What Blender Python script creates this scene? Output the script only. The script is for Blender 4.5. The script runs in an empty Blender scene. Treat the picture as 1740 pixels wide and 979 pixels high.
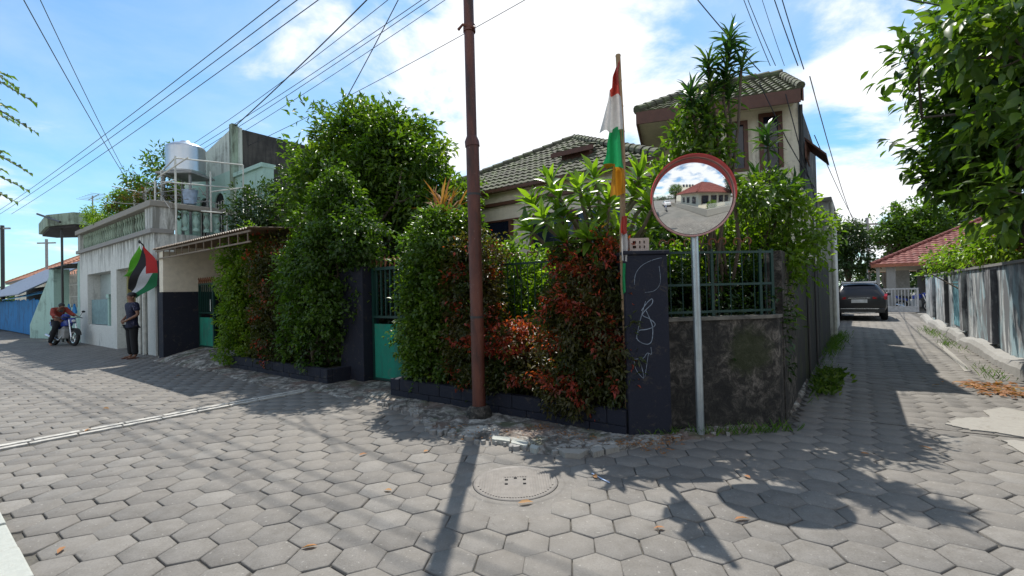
import bpy, math, random
import numpy as np
from mathutils import Vector, Matrix

# ------------------------------------------------------------------ camera, sky, sun, exposure
sc = bpy.context.scene
COL = sc.collection
FPX, CAMH, PITCH, ROLL = 790.0, 1.45, math.radians(.76), math.radians(1.4)
cp_, sp_, cr_, sr_ = math.cos(PITCH), math.sin(PITCH), math.cos(ROLL), math.sin(ROLL)
cam = bpy.data.cameras.new('camera'); cam.sensor_width = 36; cam.lens = 36 * FPX / 1740
cam.clip_start = .05; cam.clip_end = 2000
camo = bpy.data.objects.new('camera', cam); COL.objects.link(camo)
camo.matrix_world = Matrix(((cr_, sr_, 0, 0), (sr_ * sp_, -cr_ * sp_, -cp_, 0), (-sr_ * cp_, cr_ * cp_, -sp_, CAMH), (0, 0, 0, 1)))
sc.camera = camo
sc.view_settings.view_transform = 'Standard'; sc.view_settings.look = 'None'
sc.view_settings.exposure = 0.25; sc.view_settings.gamma = 1; sc.view_settings.use_curve_mapping = False
sc.cycles.max_bounces = 8; sc.cycles.transparent_max_bounces = 8
sc.cycles.sample_clamp_indirect = 8

SUN_EL, SUN_AZ = math.radians(60), math.radians(0)       # sun stands beyond the scene (+Y)
sun = bpy.data.lights.new('sun', 'SUN'); sun.energy = 5.0; sun.angle = math.radians(.53); sun.color = (1, .955, .88)
suno = bpy.data.objects.new('sun', sun); COL.objects.link(suno)
suno.rotation_euler = (-(math.pi / 2 - SUN_EL), 0, -SUN_AZ); suno.location = (0, 20, 30)

def ray(px, py):
    x = (px - 870) / FPX; y = -(py - 489.5) / FPX
    X = x * cr_ + y * sr_; U = -x * sr_ + y * cr_
    return (X, cp_ - U * sp_, U * cp_ + sp_)
def P(px, py, Y):                      # point at depth Y
    d = ray(px, py); k = Y / d[1]; return Vector((d[0] * k, Y, CAMH + d[2] * k))
def PH(px, py, H):                     # point at height H
    d = ray(px, py); k = (H - CAMH) / d[2]; return Vector((d[0] * k, d[1] * k, H))
def B(s, t, z=0.0):                    # block frame: s along the street to the left, t into the block
    return Vector((1.1 - .8 * s + .6 * t, 4.58 + .6 * s + .8 * t, z))
US, UT, UZ = Vector((-.8, .6, 0)), Vector((.6, .8, 0)), Vector((0, 0, 1))

w = bpy.data.worlds.new('World'); sc.world = w; w.use_nodes = True
nt = w.node_tree; nt.nodes.clear()
def wn(t, **k):
    n = nt.nodes.new(t)
    for a, b in k.items(): setattr(n, a, b)
    return n
sky = wn('ShaderNodeTexSky', sky_type='NISHITA', sun_disc=False, sun_elevation=SUN_EL, sun_rotation=SUN_AZ, altitude=100, air_density=1.1, dust_density=.6, ozone_density=1.6)
bg = wn('ShaderNodeBackground'); out = wn('ShaderNodeOutputWorld')
SKY_STRENGTH = .092
bg.inputs['Strength'].default_value = SKY_STRENGTH
tc = wn('ShaderNodeTexCoord'); sep = wn('ShaderNodeSeparateXYZ')
nt.links.new(tc.outputs['Generated'], sep.inputs[0])
def wm(op, a, b=None, c=None, clamp=False):
    n = wn('ShaderNodeMath', operation=op, use_clamp=clamp)
    for i, v in enumerate((a, b, c)):
        if v is None: continue
        if isinstance(v, (int, float)): n.inputs[i].default_value = v
        else: nt.links.new(v, n.inputs[i])
    return n.outputs[0]
den = wm('ADD', wm('MAXIMUM', sep.outputs[2], 0.0), .22)
cx_ = wm('DIVIDE', sep.outputs[0], den); cy_ = wm('DIVIDE', sep.outputs[1], den)
cmb = wn('ShaderNodeCombineXYZ'); nt.links.new(cx_, cmb.inputs[0]); nt.links.new(cy_, cmb.inputs[1])
n1 = wn('ShaderNodeTexNoise'); n1.inputs['Scale'].default_value = 2.1; n1.inputs['Detail'].default_value = 9; n1.inputs['Roughness'].default_value = .58
n1.inputs['Distortion'].default_value = .3
nt.links.new(cmb.outputs[0], n1.inputs['Vector'])
# cloud banks: (direction pixel, spread, weight)
banks = [((930, 60), .22, .40), ((1000, 190), .20, .32), ((1490, 300), .20, .34), ((1470, 90), .13, .26), ((60, 400), .16, .18), ((760, 60), .14, .14), ((150, 60), .4, -.22), ((350, 250), .25, -.12),
         ((440, 110), .10, .20), ((570, 60), .08, .14), ((1310, 60), .10, -.30), ((1390, 200), .05, -.15), ((780, 250), .18, .14), ((20, 205), .08, .16), ((1230, 20), .1, -.1), ((330, 400), .12, .14)]
tot = wm('MULTIPLY_ADD', n1.outputs['Fac'], 1.7, -.35)
for (bp, spd, wt) in banks:
    d = Vector(ray(*bp)).normalized()
    vd = wn('ShaderNodeVectorMath', operation='DISTANCE'); nt.links.new(tc.outputs['Generated'], vd.inputs[0]); vd.inputs[1].default_value = d
    q = wm('DIVIDE', vd.outputs['Value'], spd); g = wm('EXPONENT', wm('MULTIPLY', wm('MULTIPLY', q, q), -1.0))
    tot = wm('ADD', tot, wm('MULTIPLY', g, wt))
back = wm('MULTIPLY', wm('MAXIMUM', wm('MULTIPLY', sep.outputs[1], -1.0), 0.0), .30)  # extra cloud behind the viewer, thickened to brighten the shaded walls
tot = wm('ADD', tot, back)
mr = wn('ShaderNodeMapRange', interpolation_type='SMOOTHSTEP'); mr.inputs['From Min'].default_value = .50; mr.inputs['From Max'].default_value = .92
nt.links.new(tot, mr.inputs['Value'])
mr2 = wn('ShaderNodeMapRange'); mr2.inputs['From Min'].default_value = .3; mr2.inputs['From Max'].default_value = .8
mr2.inputs['To Min'].default_value = 0.0; mr2.inputs['To Max'].default_value = .30
nt.links.new(n1.outputs['Fac'], mr2.inputs['Value'])
fac = wm('MINIMUM', wm('ADD', mr.outputs[0], mr2.outputs[0]), .97)
mixc = wn('ShaderNodeMix', data_type='RGBA'); nt.links.new(fac, mixc.inputs['Factor'])
skm = wn('ShaderNodeVectorMath', operation='MULTIPLY'); nt.links.new(sky.outputs[0], skm.inputs[0]); skm.inputs[1].default_value = (.92, 1.42, 1.62)
nt.links.new(skm.outputs[0], mixc.inputs['A']); mixc.inputs['B'].default_value = (11.0, 11.1, 11.3, 1)
nt.links.new(mixc.outputs['Result'], bg.inputs['Color']); nt.links.new(bg.outputs[0], out.inputs[0])

# ------------------------------------------------------------------ materials
def hexc(r, g, b): return (r, g, b, 1)
class MT:
    def __init__(s, name):
        s.m = bpy.data.materials.new(name); s.m.use_nodes = True; s.t = s.m.node_tree
        s.b = s.t.nodes['Principled BSDF']; s.out = s.t.nodes['Material Output']
    def n(s, t, **k):
        n = s.t.nodes.new(t)
        for a, b in k.items(): setattr(n, a, b)
        return n
    def l(s, a, b): s.t.links.new(a, b)
    def coord(s, scale=(1, 1, 1), kind='Object'):
        tc = s.n('ShaderNodeTexCoord'); mp = s.n('ShaderNodeMapping'); mp.inputs['Scale'].default_value = scale
        if kind == 'World':
            g = s.n('ShaderNodeNewGeometry'); s.l(g.outputs['Position'], mp.inputs['Vector'])
        else: s.l(tc.outputs[kind], mp.inputs['Vector'])
        return mp.outputs[0]
    def noise(s, vec, scale, detail=6, rough=.6, dist=0):
        n = s.n('ShaderNodeTexNoise'); s.l(vec, n.inputs['Vector']); n.inputs['Scale'].default_value = scale
        n.inputs['Detail'].default_value = detail; n.inputs['Roughness'].default_value = rough; n.inputs['Distortion'].default_value = dist
        return n.outputs['Fac']
    def ramp(s, fac, stops):
        r = s.n('ShaderNodeValToRGB'); e = r.color_ramp.elements
        while len(e) < len(stops): e.new(.5)
        for i, (p, c) in enumerate(stops): e[i].position = p; e[i].color = c if len(c) == 4 else (*c, 1)
        s.l(fac, r.inputs[0]); return r.outputs[0]
    def mix(s, f, a, b, blend='MIX'):
        m = s.n('ShaderNodeMix', data_type='RGBA', blend_type=blend)
        for v, k in ((f, 'Factor'), (a, 'A'), (b, 'B')):
            if isinstance(v, (int, float)): m.inputs[k].default_value = v
            elif isinstance(v, tuple): m.inputs[k].default_value = v if len(v) == 4 else (*v, 1)
            else: s.l(v, m.inputs[k])
        return m.outputs['Result']
    def bump(s, h, strength=.3, dist=.01):
        b = s.n('ShaderNodeBump'); b.inputs['Strength'].default_value = strength; b.inputs['Distance'].default_value = dist
        s.l(h, b.inputs['Height']); s.l(b.outputs[0], s.b.inputs['Normal'])
    def col(s, c): s.l(c, s.b.inputs['Base Color'])

def plain(name, c, rough=.6, metal=0, var=.25, scale=8, bump=.15, spec=None):
    m = MT(name); v = m.coord(kind='World'); n = m.noise(v, scale); n2 = m.noise(v, scale * 7, 3)
    d = tuple(x * (1 - var) for x in c); l = tuple(min(1, x * (1 + var)) for x in c)
    m.col(m.ramp(n, [(.3, d), (.7, l)])); m.b.inputs['Roughness'].default_value = rough; m.b.inputs['Metallic'].default_value = metal
    if bump: m.bump(n2, bump, .005)
    if spec is not None: m.b.inputs['Specular IOR Level'].default_value = spec
    return m.m
def aged(name, base, dark, amount=.5, streak=1.0, algae=None, blotch=None, bump=.4):
    """plaster or paint with rain streaks and mould blotches"""
    m = MT(name); v = m.coord((3.5, 3.5, .35), 'World'); v2 = m.coord(kind='World')
    a = m.noise(v, 1.6, 8, .65, .4); b = m.noise(v2, 1.1, 9, .7, .6); c = m.noise(v2, 22, 5, .6)
    comb = m.n('ShaderNodeMath', operation='MULTIPLY_ADD'); m.l(a, comb.inputs[0]); comb.inputs[1].default_value = .55 * streak; 
    mm = m.n('ShaderNodeMath', operation='MULTIPLY'); m.l(b, mm.inputs[0]); mm.inputs[1].default_value = .55; m.l(mm.outputs[0], comb.inputs[2])
    lo = .64 - .28 * amount
    f = m.ramp(comb.outputs[0], [(lo, (0, 0, 0)), (lo + .14, (1, 1, 1))])
    bc = m.mix(m.ramp(c, [(.3, (0, 0, 0)), (.75, (1, 1, 1))]), tuple(x * .86 for x in base), base)
    colr = m.mix(f, bc, dark)
    if algae:
        g = m.noise(m.coord((1, 1, .6), 'World'), 1.7, 6, .6, .5)
        colr = m.mix(m.ramp(g, [(.52, (0, 0, 0)), (.64, (.8, .8, .8))]), colr, algae)
    if blotch:
        g = m.noise(v2, 7, 10, .8, .8)
        colr = m.mix(m.ramp(g, [(.56, (0, 0, 0)), (.60, (.9, .9, .9))]), colr, blotch)
    m.col(colr); m.b.inputs['Roughness'].default_value = .85; m.bump(m.noise(v2, 40, 4), bump, .006)
    return m.m
def leafmat(name, stops, trans=.42, rough=.38, tcol=1.5):
    m = MT(name); at = m.n('ShaderNodeAttribute', attribute_name='tint')
    v = m.noise(m.coord(kind='World'), 1.3, 3)
    c = m.ramp(at.outputs['Fac'], stops)
    c = m.mix(m.ramp(v, [(.35, (.0, .0, .0)), (.65, (.35, .35, .35))]), c, tuple(x * 1.5 for x in stops[len(stops) // 2][1][:3]))
    m.col(c); m.b.inputs['Roughness'].default_value = rough; m.b.inputs['Specular IOR Level'].default_value = .45
    tr = m.n('ShaderNodeBsdfTranslucent'); 
    m.l(m.mix(1.0, c, (tcol * 1.15, tcol * 1.25, tcol * .35), 'MULTIPLY'), tr.inputs['Color'])
    ms = m.n('ShaderNodeMixShader'); ms.inputs[0].default_value = trans
    m.l(m.b.outputs[0], ms.inputs[1]); m.l(tr.outputs[0], ms.inputs[2]); m.l(ms.outputs[0], m.out.inputs[0])
    return m.m
def cloth(name, c, trans=.35):
    m = MT(name); n = m.noise(m.coord(kind='World'), 30, 3)
    cc = m.ramp(n, [(.3, tuple(x * .85 for x in c)), (.7, c)]); m.col(cc); m.b.inputs['Roughness'].default_value = .8
    if trans:
        tr = m.n('ShaderNodeBsdfTranslucent'); m.l(cc, tr.inputs['Color']); ms = m.n('ShaderNodeMixShader'); ms.inputs[0].default_value = trans
        m.l(m.b.outputs[0], ms.inputs[1]); m.l(tr.outputs[0], ms.inputs[2]); m.l(ms.outputs[0], m.out.inputs[0])
    return m.m

# pavers
m = MT('hex_paver'); v = m.coord(kind='World'); g = m.n('ShaderNodeNewGeometry')
isl = m.ramp(g.outputs['Random Per Island'], [(0, (.150, .138, .124)), (.45, (.170, .157, .141)), (.85, (.186, .172, .154)), (1, (.215, .20, .18))])
big = m.noise(v, .55, 6, .6, .3); fine = m.noise(v, 90, 4, .7); mid = m.noise(v, 9, 6, .65)
c = m.mix(1.0, isl, m.ramp(fine, [(.25, (.72, .72, .72)), (.5, (1, 1, 1)), (.8, (1.15, 1.15, 1.13))]), 'MULTIPLY')
c = m.mix(1.0, c, m.ramp(mid, [(.3, (.80, .79, .77)), (.6, (1.04, 1.04, 1.04))]), 'MULTIPLY')
c = m.mix(m.ramp(big, [(.42, (0, 0, 0)), (.68, (.5, .5, .5))]), c, (.235, .212, .182))
c = m.mix(m.ramp(m.noise(v, 2.6, 8, .75, 1.0), [(.58, (0, 0, 0)), (.7, (.45, .45, .45))]), c, (.12, .105, .09))
c = m.mix(m.ramp(m.noise(v, 38, 3, .5), [(.66, (0, 0, 0)), (.70, (.6, .6, .6))]), c, (.33, .31, .28))
c = m.mix(m.ramp(m.noise(v, 4.2, 10, .82, 1.4), [(.60, (0, 0, 0)), (.64, (.55, .55, .55))]), c, (.085, .073, .06))
m.col(c); m.b.inputs['Roughness'].default_value = .78; m.b.inputs['Specular IOR Level'].default_value = .35
m.bump(fine, .5, .004); PAVER = m.m
m = MT('joint_soil'); v = m.coord(kind='World')
m.col(m.ramp(m.noise(v, 14, 6), [(.35, (.045, .041, .035)), (.6, (.11, .10, .085)), (.75, (.07, .08, .04))])); m.b.inputs['Roughness'].default_value = .95
m.bump(m.noise(v, 60, 4), .6, .01); JOINT = m.m
m = MT('far_ground'); v = m.coord(kind='World')
m.col(m.ramp(m.noise(v, .6, 8), [(.35, (.13, .125, .11)), (.65, (.20, .185, .165))])); m.b.inputs['Roughness'].default_value = .9
FARG = m.m
m = MT('broken_concrete'); v = m.coord(kind='World')
c = m.ramp(m.noise(v, 5, 9, .75, .8), [(.38, (.05, .045, .038)), (.49, (.15, .135, .115)), (.55, (.34, .32, .28)), (.66, (.56, .53, .47))])
c = m.mix(m.ramp(m.noise(v, 1.6, 5), [(.5, (0, 0, 0)), (.62, (.7, .7, .7))]), c, (.16, .10, .075))
c = m.mix(m.ramp(m.noise(v, 3.1, 5), [(.56, (0, 0, 0)), (.66, (.6, .6, .6))]), c, (.07, .09, .035))
m.col(c); m.b.inputs['Roughness'].default_value = .9; m.bump(m.noise(v, 18, 8, .7), 1.0, .03); BROKEN = m.m
CONC_PALE = aged('pale_concrete', (.31, .29, .255), (.15, .135, .115), .50, .3, blotch=(.23, .21, .18), bump=.9)
CONC_WHITE = aged('white_kerb_paint', (.40, .41, .37), (.22, .21, .18), .42, .3, blotch=(.33, .32, .28), bump=.8)
CONC = aged('grey_concrete', (.30, .29, .27), (.09, .085, .075), .5, .5)
MORTAR = plain('strip_mortar', (.42, .40, .36), .9, var=.3, scale=12)
MANH = plain('manhole_plate', (.165, .15, .135), .6, .1, var=.18, scale=18, bump=.3)
BLACKSTONE = aged('black_painted_stone', (.010, .012, .024), (.022, .023, .030), .45, .3, blotch=(.045, .038, .034), bump=1.0)
m = MT('mouldy_wall'); v = m.coord(kind='World')
c = m.ramp(m.noise(v, 9, 12, .78, .6), [(.36, (.010, .010, .009)), (.47, (.036, .032, .026)), (.54, (.10, .088, .073)), (.63, (.24, .21, .175))])
c = m.mix(m.ramp(m.noise(v, 1.8, 6, .6, .4), [(.40, (.75, .75, .75)), (.56, (0, 0, 0))]), c, (.017, .016, .014))
sp_n = m.n('ShaderNodeVectorMath', operation='DISTANCE'); gg = m.n('ShaderNodeNewGeometry'); m.l(gg.outputs['Position'], sp_n.inputs[0]); sp_n.inputs[1].default_value = (2.48, 4.87, .80)
sq = m.n('ShaderNodeMath', operation='MULTIPLY_ADD'); m.l(m.noise(v, 7, 6), sq.inputs[0]); sq.inputs[1].default_value = -.35; m.l(sp_n.outputs['Value'], sq.inputs[2])
c = m.mix(m.ramp(sq.outputs[0], [(.0, (.8, .8, .8)), (.12, (0, 0, 0))]), c, (.026, .034, .008))
m.col(c); m.b.inputs['Roughness'].default_value = .92; m.bump(m.noise(v, 26, 8, .75), 1.0, .02); DIRTYWALL = m.m
DIRTYTOP = aged('mouldy_coping', (.30, .28, .24), (.05, .05, .04), .55, .4)
WHITEWASH = aged('old_whitewash', (.60, .61, .56), (.17, .17, .15), .36, .8, blotch=(.25, .25, .23))
_m = MT('stained_old_whitewash'); _v = _m.coord((4, 4, .6), 'World'); _v2 = _m.coord(kind='World')
_c = _m.mix(_m.ramp(_m.noise(_v2, 20, 5), [(.3, (0, 0, 0)), (.75, (1, 1, 1))]), (.54, .55, .51), (.68, .69, .65))
_g = _m.n('ShaderNodeNewGeometry'); _s = _m.n('ShaderNodeSeparateXYZ'); _m.l(_g.outputs['Position'], _s.inputs[0])
_h = _m.n('ShaderNodeMapRange'); _m.l(_s.outputs[2], _h.inputs['Value']); _h.inputs['From Min'].default_value = 2.2; _h.inputs['From Max'].default_value = 3.5; _h.inputs['To Min'].default_value = -.02; _h.inputs['To Max'].default_value = .17
_a = _m.n('ShaderNodeMath', operation='ADD'); _m.l(_m.noise(_v, 1.5, 9, .7, .5), _a.inputs[0]); _m.l(_h.outputs[0], _a.inputs[1])
_c = _m.mix(_m.ramp(_a.outputs[0], [(.56, (0, 0, 0)), (.74, (.85, .85, .85))]), _c, (.15, .15, .13))
_c = _m.mix(_m.ramp(_m.noise(_v2, 3, 9, .8, .6), [(.60, (0, 0, 0)), (.66, (.6, .6, .6))]), _c, (.28, .28, .25))
_m.col(_c); _m.b.inputs['Roughness'].default_value = .88; _m.bump(_m.noise(_v2, 30, 5), .4, .006); WHITEWASH = _m.m
CREAM = aged('cream_wall', (.80, .74, .60), (.32, .28, .21), .20, 1.1)
CREAM_PANEL = plain('cream_render', (.70, .63, .50), .8, var=.1)
STAINED = aged('stained_side_wall', (.36, .33, .27), (.04, .038, .034), .75, 1.2)
TEAL = aged('pale_teal_wall', (.38, .56, .49), (.12, .16, .13), .30, .9)
GREENISH = aged('greenish_plaster', (.30, .38, .29), (.07, .08, .055), .5, .9)
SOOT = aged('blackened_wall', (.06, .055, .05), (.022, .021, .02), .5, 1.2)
STREAKWALL = aged('streaked_blue_white_wall', (.84, .87, .85), (.18, .19, .20), .36, 1.5, algae=(.38, .55, .60))
BROWN = plain('brown_paint', (.10, .038, .022), .55, var=.2)
TAN = plain('tan_metal', (.17, .115, .07), .6)
RUST = None
m = MT('rust_red_pole'); v = m.coord((2, 2, .5), 'World')
c = m.ramp(m.noise(v, 3.2, 8, .7, .3), [(.32, (.028, .012, .008)), (.5, (.095, .026, .015)), (.66, (.14, .044, .024)), (.78, (.19, .095, .06))])
c = m.mix(m.ramp(m.noise(m.coord(kind='World'), 34, 6, .7), [(.62, (0, 0, 0)), (.68, (.8, .8, .8))]), c, (.20, .13, .11))
m.col(c); m.b.inputs['Roughness'].default_value = .55; m.bump(m.noise(m.coord(kind='World'), 60, 4), .5, .004); RUST = m.m
GALV = plain('galvanised_steel', (.45, .50, .52), .35, .75, var=.15)
RIMRED = plain('faded_red_rim', (.62, .06, .06), .45, var=.2)
RIMPALE = plain('faded_rim_edge', (.55, .30, .27), .5, var=.2)
m = MT('mirror_face'); m.b.inputs['Metallic'].default_value = 1; m.b.inputs['Base Color'].default_value = (.82, .84, .84, 1)
m.b.inputs['Roughness'].default_value = .035; MIRROR = m.m
GREENM = plain('dark_green_iron', (.005, .036, .028), .45, var=.15)
GREENP = aged('green_gate_panel', (.008, .23, .15), (.02, .12, .085), .30, 1.2, blotch=(.05, .17, .12), bump=.2)
RUSTORANGE = plain('rusty_orange_iron', (.20, .075, .03), .7)
BAMBOO = aged('bamboo', (.36, .24, .13), (.12, .08, .05), .4, 1)
WHITEM = plain('white_pipe', (.55, .55, .50), .5, var=.2)
GREYM = plain('grey_pipe', (.28, .28, .27), .5)
DARKM = plain('dark_iron', (.03, .03, .03), .5)
STEEL = plain('stainless_steel', (.50, .53, .56), .3, .9, var=.06, scale=3, bump=.05)
GLASSD = plain('dark_window_glass', (.012, .016, .03), .08, 0, var=.3, scale=2, bump=0)
DARKIN = plain('interior_shade', (.012, .012, .012), .9)  # near-black colour standing for the shade inside openings, holes and gaps
LOUVER = plain('grey_louver', (.30, .29, .27), .6)
CABLE = plain('black_cable', (.018, .02, .03), .5, bump=0)
BLUEP = aged('blue_boards', (.03, .22, .52), (.03, .08, .16), .35, 1)
TINROOF = plain('grey_tin_roof', (.26, .30, .36), .45, .5, var=.12)
TARP = plain('blue_tarp', (.10, .42, .70), .5)
BARK = aged('bark', (.10, .075, .05), (.035, .028, .02), .5, .8, bump=1)
BARKPALE = aged('pale_bark', (.20, .17, .13), (.08, .065, .05), .5, .8)
m = MT('mossy_roof_tile'); v = m.coord(kind='World')
c = m.ramp(m.noise(v, 4.5, 8, .7), [(.3, (.035, .035, .025)), (.48, (.085, .082, .055)), (.6, (.11, .135, .06)), (.75, (.22, .20, .15))])
m.col(c); m.b.inputs['Roughness'].default_value = .9; m.bump(m.noise(v, 30, 4), .5, .01); TILE_MOSS = m.m
def tilemat(name, a, b, c_):
    m = MT(name); v = m.coord(kind='World')
    m.col(m.ramp(m.noise(v, 3.5, 8, .7), [(.3, a), (.5, b), (.72, c_)])); m.b.inputs['Roughness'].default_value = .8
    m.bump(m.noise(v, 30, 4), .4, .01); return m.m
TILE_RED = tilemat('red_roof_tile', (.09, .025, .02), (.17, .042, .032), (.24, .085, .06))
TILE_TERRA = tilemat('terracotta_tile', (.22, .09, .05), (.38, .17, .10), (.48, .26, .17))
L_GREEN = leafmat('leaf_green', [(0, (.016, .038, .007)), (.4, (.040, .085, .012)), (.75, (.085, .145, .018)), (1, (.17, .21, .03))])
L_DARK = leafmat('leaf_dark_green', [(0, (.011, .026, .006)), (.5, (.026, .056, .012)), (1, (.060, .100, .020))], .32, .33, 1.3)
L_BRIGHT = leafmat('leaf_bright_green', [(0, (.040, .080, .009)), (.5, (.095, .165, .015)), (1, (.21, .27, .03))], .48, .38, 1.6)
L_RED = leafmat('leaf_red_tipped', [(0, (.026, .044, .010)), (.45, (.062, .082, .018)), (.58, (.12, .050, .022)), (.78, (.32, .042, .028)), (1, (.60, .085, .050))], .42, .4, 1.3)
L_PLUM = leafmat('leaf_frangipani', [(0, (.028, .072, .009)), (.5, (.085, .155, .015)), (.97, (.17, .26, .03)), (1, (.40, .34, .03))], .45, .3, 1.7)
L_STRAP = leafmat('leaf_strap', [(0, (.010, .034, .012)), (.5, (.028, .072, .020)), (1, (.10, .15, .03))], .35, .33, 1.3)
L_DRY = leafmat('leaf_dry', [(0, (.20, .08, .03)), (.6, (.34, .15, .06)), (1, (.42, .24, .10))], .3, .7, 1.0)
L_GRASS = leafmat('grass_blade', [(0, (.03, .07, .01)), (.6, (.07, .15, .02)), (1, (.16, .22, .04))], .4, .5, 1.4)
SKIN = plain('skin', (.20, .10, .06), .55, bump=0)
HAIR = plain('black_hair', (.01, .009, .008), .5, bump=0)
m = MT('batik_shirt'); v = m.coord(kind='World'); m.col(m.ramp(m.noise(v, 16, 3, .5, 1), [(.5, (.006, .007, .028)), (.62, (.010, .012, .05)), (.67, (.12, .12, .17))])); m.b.inputs['Roughness'].default_value = .8; BATIK = m.m
TROUSER = plain('black_cloth', (.008, .008, .010), .85)
REDCLOTH = plain('rust_red_cloth', (.24, .035, .02), .8)
SANDAL = plain('brown_sandal', (.10, .035, .02), .6)
m = MT('black_car_paint'); m.b.inputs['Base Color'].default_value = (.010, .010, .012, 1); m.b.inputs['Roughness'].default_value = .3; m.b.inputs['Coat Weight'].default_value = .15; CARPAINT = m.m
m = MT('white_car_paint'); m.b.inputs['Base Color'].default_value = (.6, .6, .6, 1); m.b.inputs['Roughness'].default_value = .3; m.b.inputs['Coat Weight'].default_value = .6; CARWHITE = m.m
TYRE = plain('tyre_rubber', (.012, .012, .012), .8)
CHROME = plain('chrome', (.55, .55, .56), .2, .9, bump=0)
LAMPRED = plain('red_lamp_lens', (.32, .01, .012), .15, bump=0)
PLATE = plain('number_plate', (.55, .56, .55), .4, bump=0)
BLUEBIKE = plain('blue_bike_paint', (.02, .04, .22), .25, bump=0)
GRAFF = plain('chalky_spray_paint', (.19, .225, .27), .8, var=.6, scale=25)
PINKBLOCK = plain('vent_block_clay', (.48, .38, .32), .9)

# ------------------------------------------------------------------ mesh helpers
class MB:
    def parts(s, name, mat, parent, **k):
        """each connected piece becomes a part of its own"""
        par = list(range(len(s.v)))
        def find(i):
            while par[i] != i: par[i] = par[par[i]]; i = par[i]
            return i
        for f in s.f:
            r0 = find(f[0])
            for i in f[1:]: par[find(i)] = r0
        groups = {}
        for f, m in zip(s.f, s.mi): groups.setdefault(find(f[0]), []).append((f, m))
        out = []
        for g in groups.values():
            ids = sorted({i for f, _ in g for i in f}); mp = {i: n for n, i in enumerate(ids)}; q = MB()
            q.v = [s.v[i] for i in ids]; q.f = [tuple(mp[i] for i in f) for f, _ in g]; q.mi = [m for _, m in g]; out.append(q.build(name, mat, parent, **k))
        return out
    def __init__(s): s.v = []; s.f = []; s.mi = []
    def add(s, vs, fs, mi=0):
        o = len(s.v); s.v += [tuple(x) for x in vs]; s.f += [tuple(i + o for i in f) for f in fs]; s.mi += [mi] * len(fs); return s
    def prism(s, pts, z0, z1, mi=0):
        """pts: plan polygon (Vectors or xy); z0, z1 number or list"""
        n = len(pts); a = z0 if isinstance(z0, (list, tuple)) else [z0] * n; b = z1 if isinstance(z1, (list, tuple)) else [z1] * n
        ar = sum(pts[i][0] * pts[(i + 1) % n][1] - pts[(i + 1) % n][0] * pts[i][1] for i in range(n))
        if ar < 0: pts = pts[::-1]; a = a[::-1]; b = b[::-1]
        vs = [(p[0], p[1], a[i]) for i, p in enumerate(pts)] + [(p[0], p[1], b[i]) for i, p in enumerate(pts)]
        fs = [tuple(range(n))[::-1], tuple(range(n, 2 * n))] + [(i, (i + 1) % n, n + (i + 1) % n, n + i) for i in range(n)]
        return s.add(vs, fs, mi)
    def bb(s, s0, s1, t0, t1, z0, z1, mi=0):   # box in the block frame
        return s.prism([B(s0, t0), B(s1, t0), B(s1, t1), B(s0, t1)], z0, z1, mi)
    def box(s, c, h, R=None, mi=0):            # centre, half sizes, rotation
        c = Vector(c); R = R or Matrix.Identity(3)
        vs = [c + R @ Vector((x * h[0], y * h[1], z * h[2])) for z in (-1, 1) for y in (-1, 1) for x in (-1, 1)]
        return s.add(vs, [(0, 2, 3, 1), (4, 5, 7, 6), (0, 1, 5, 4), (1, 3, 7, 5), (3, 2, 6, 7), (2, 0, 4, 6)], mi)
    def hexa(s, q0, q1, mi=0):                 # two matching polygons
        n = len(q0)
        return s.add(list(q0) + list(q1), [tuple(range(n))[::-1], tuple(range(n, 2 * n))] + [(i, (i + 1) % n, n + (i + 1) % n, n + i) for i in range(n)], mi)
    def tube(s, pts, r, n=8, mi=0, cap=True):
        pts = [Vector(p) for p in pts]; rs = r if isinstance(r, (list, tuple)) else [r] * len(pts)
        vs = []; fs = []
        prev = None
        for i, p in enumerate(pts):
            d = (pts[min(i + 1, len(pts) - 1)] - pts[max(i - 1, 0)])
            d = d.normalized() if d.length > 1e-9 else Vector((0, 0, 1))
            if prev is None: a = d.orthogonal().normalized()
            else:
                a = prev - d * prev.dot(d); a = a.normalized() if a.length > 1e-6 else d.orthogonal().normalized()
            prev = a; b = d.cross(a)
            for k in range(n):
                th = 2 * math.pi * k / n; vs.append(p + (a * math.cos(th) + b * math.sin(th)) * rs[i])
        for i in range(len(pts) - 1):
            for k in range(n):
                k2 = (k + 1) % n; fs.append((i * n + k, i * n + k2, (i + 1) * n + k2, (i + 1) * n + k))
        if cap: fs.append(tuple(range(n))[::-1]); fs.append(tuple(range((len(pts) - 1) * n, len(pts) * n)))
        return s.add(vs, fs, mi)
    def lathe(s, base, prof, n=24, ax=None, mi=0):   # prof: (radius, height) along axis
        base = Vector(base); ax = (ax or Vector((0, 0, 1))).normalized(); a = ax.orthogonal().normalized(); b = ax.cross(a)
        vs = []; fs = []
        for (r, h) in prof:
            for k in range(n):
                th = 2 * math.pi * k / n; vs.append(base + ax * h + (a * math.cos(th) + b * math.sin(th)) * r)
        for i in range(len(prof) - 1):
            for k in range(n):
                k2 = (k + 1) % n; fs.append((i * n + k, i * n + k2, (i + 1) * n + k2, (i + 1) * n + k))
        return s.add(vs, fs, mi)
    def ell(s, c, r, n=12, m_=8, mi=0):
        c = Vector(c); vs = []; fs = []
        for i in range(m_ + 1):
            ph = math.pi * i / m_
            for k in range(n):
                th = 2 * math.pi * k / n
                vs.append(c + Vector((r[0] * math.sin(ph) * math.cos(th), r[1] * math.sin(ph) * math.sin(th), r[2] * math.cos(ph))))
        for i in range(m_):
            for k in range(n):
                k2 = (k + 1) % n; fs.append((i * n + k, (i + 1) * n + k, (i + 1) * n + k2, i * n + k2))
        return s.add(vs, fs, mi)
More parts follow.
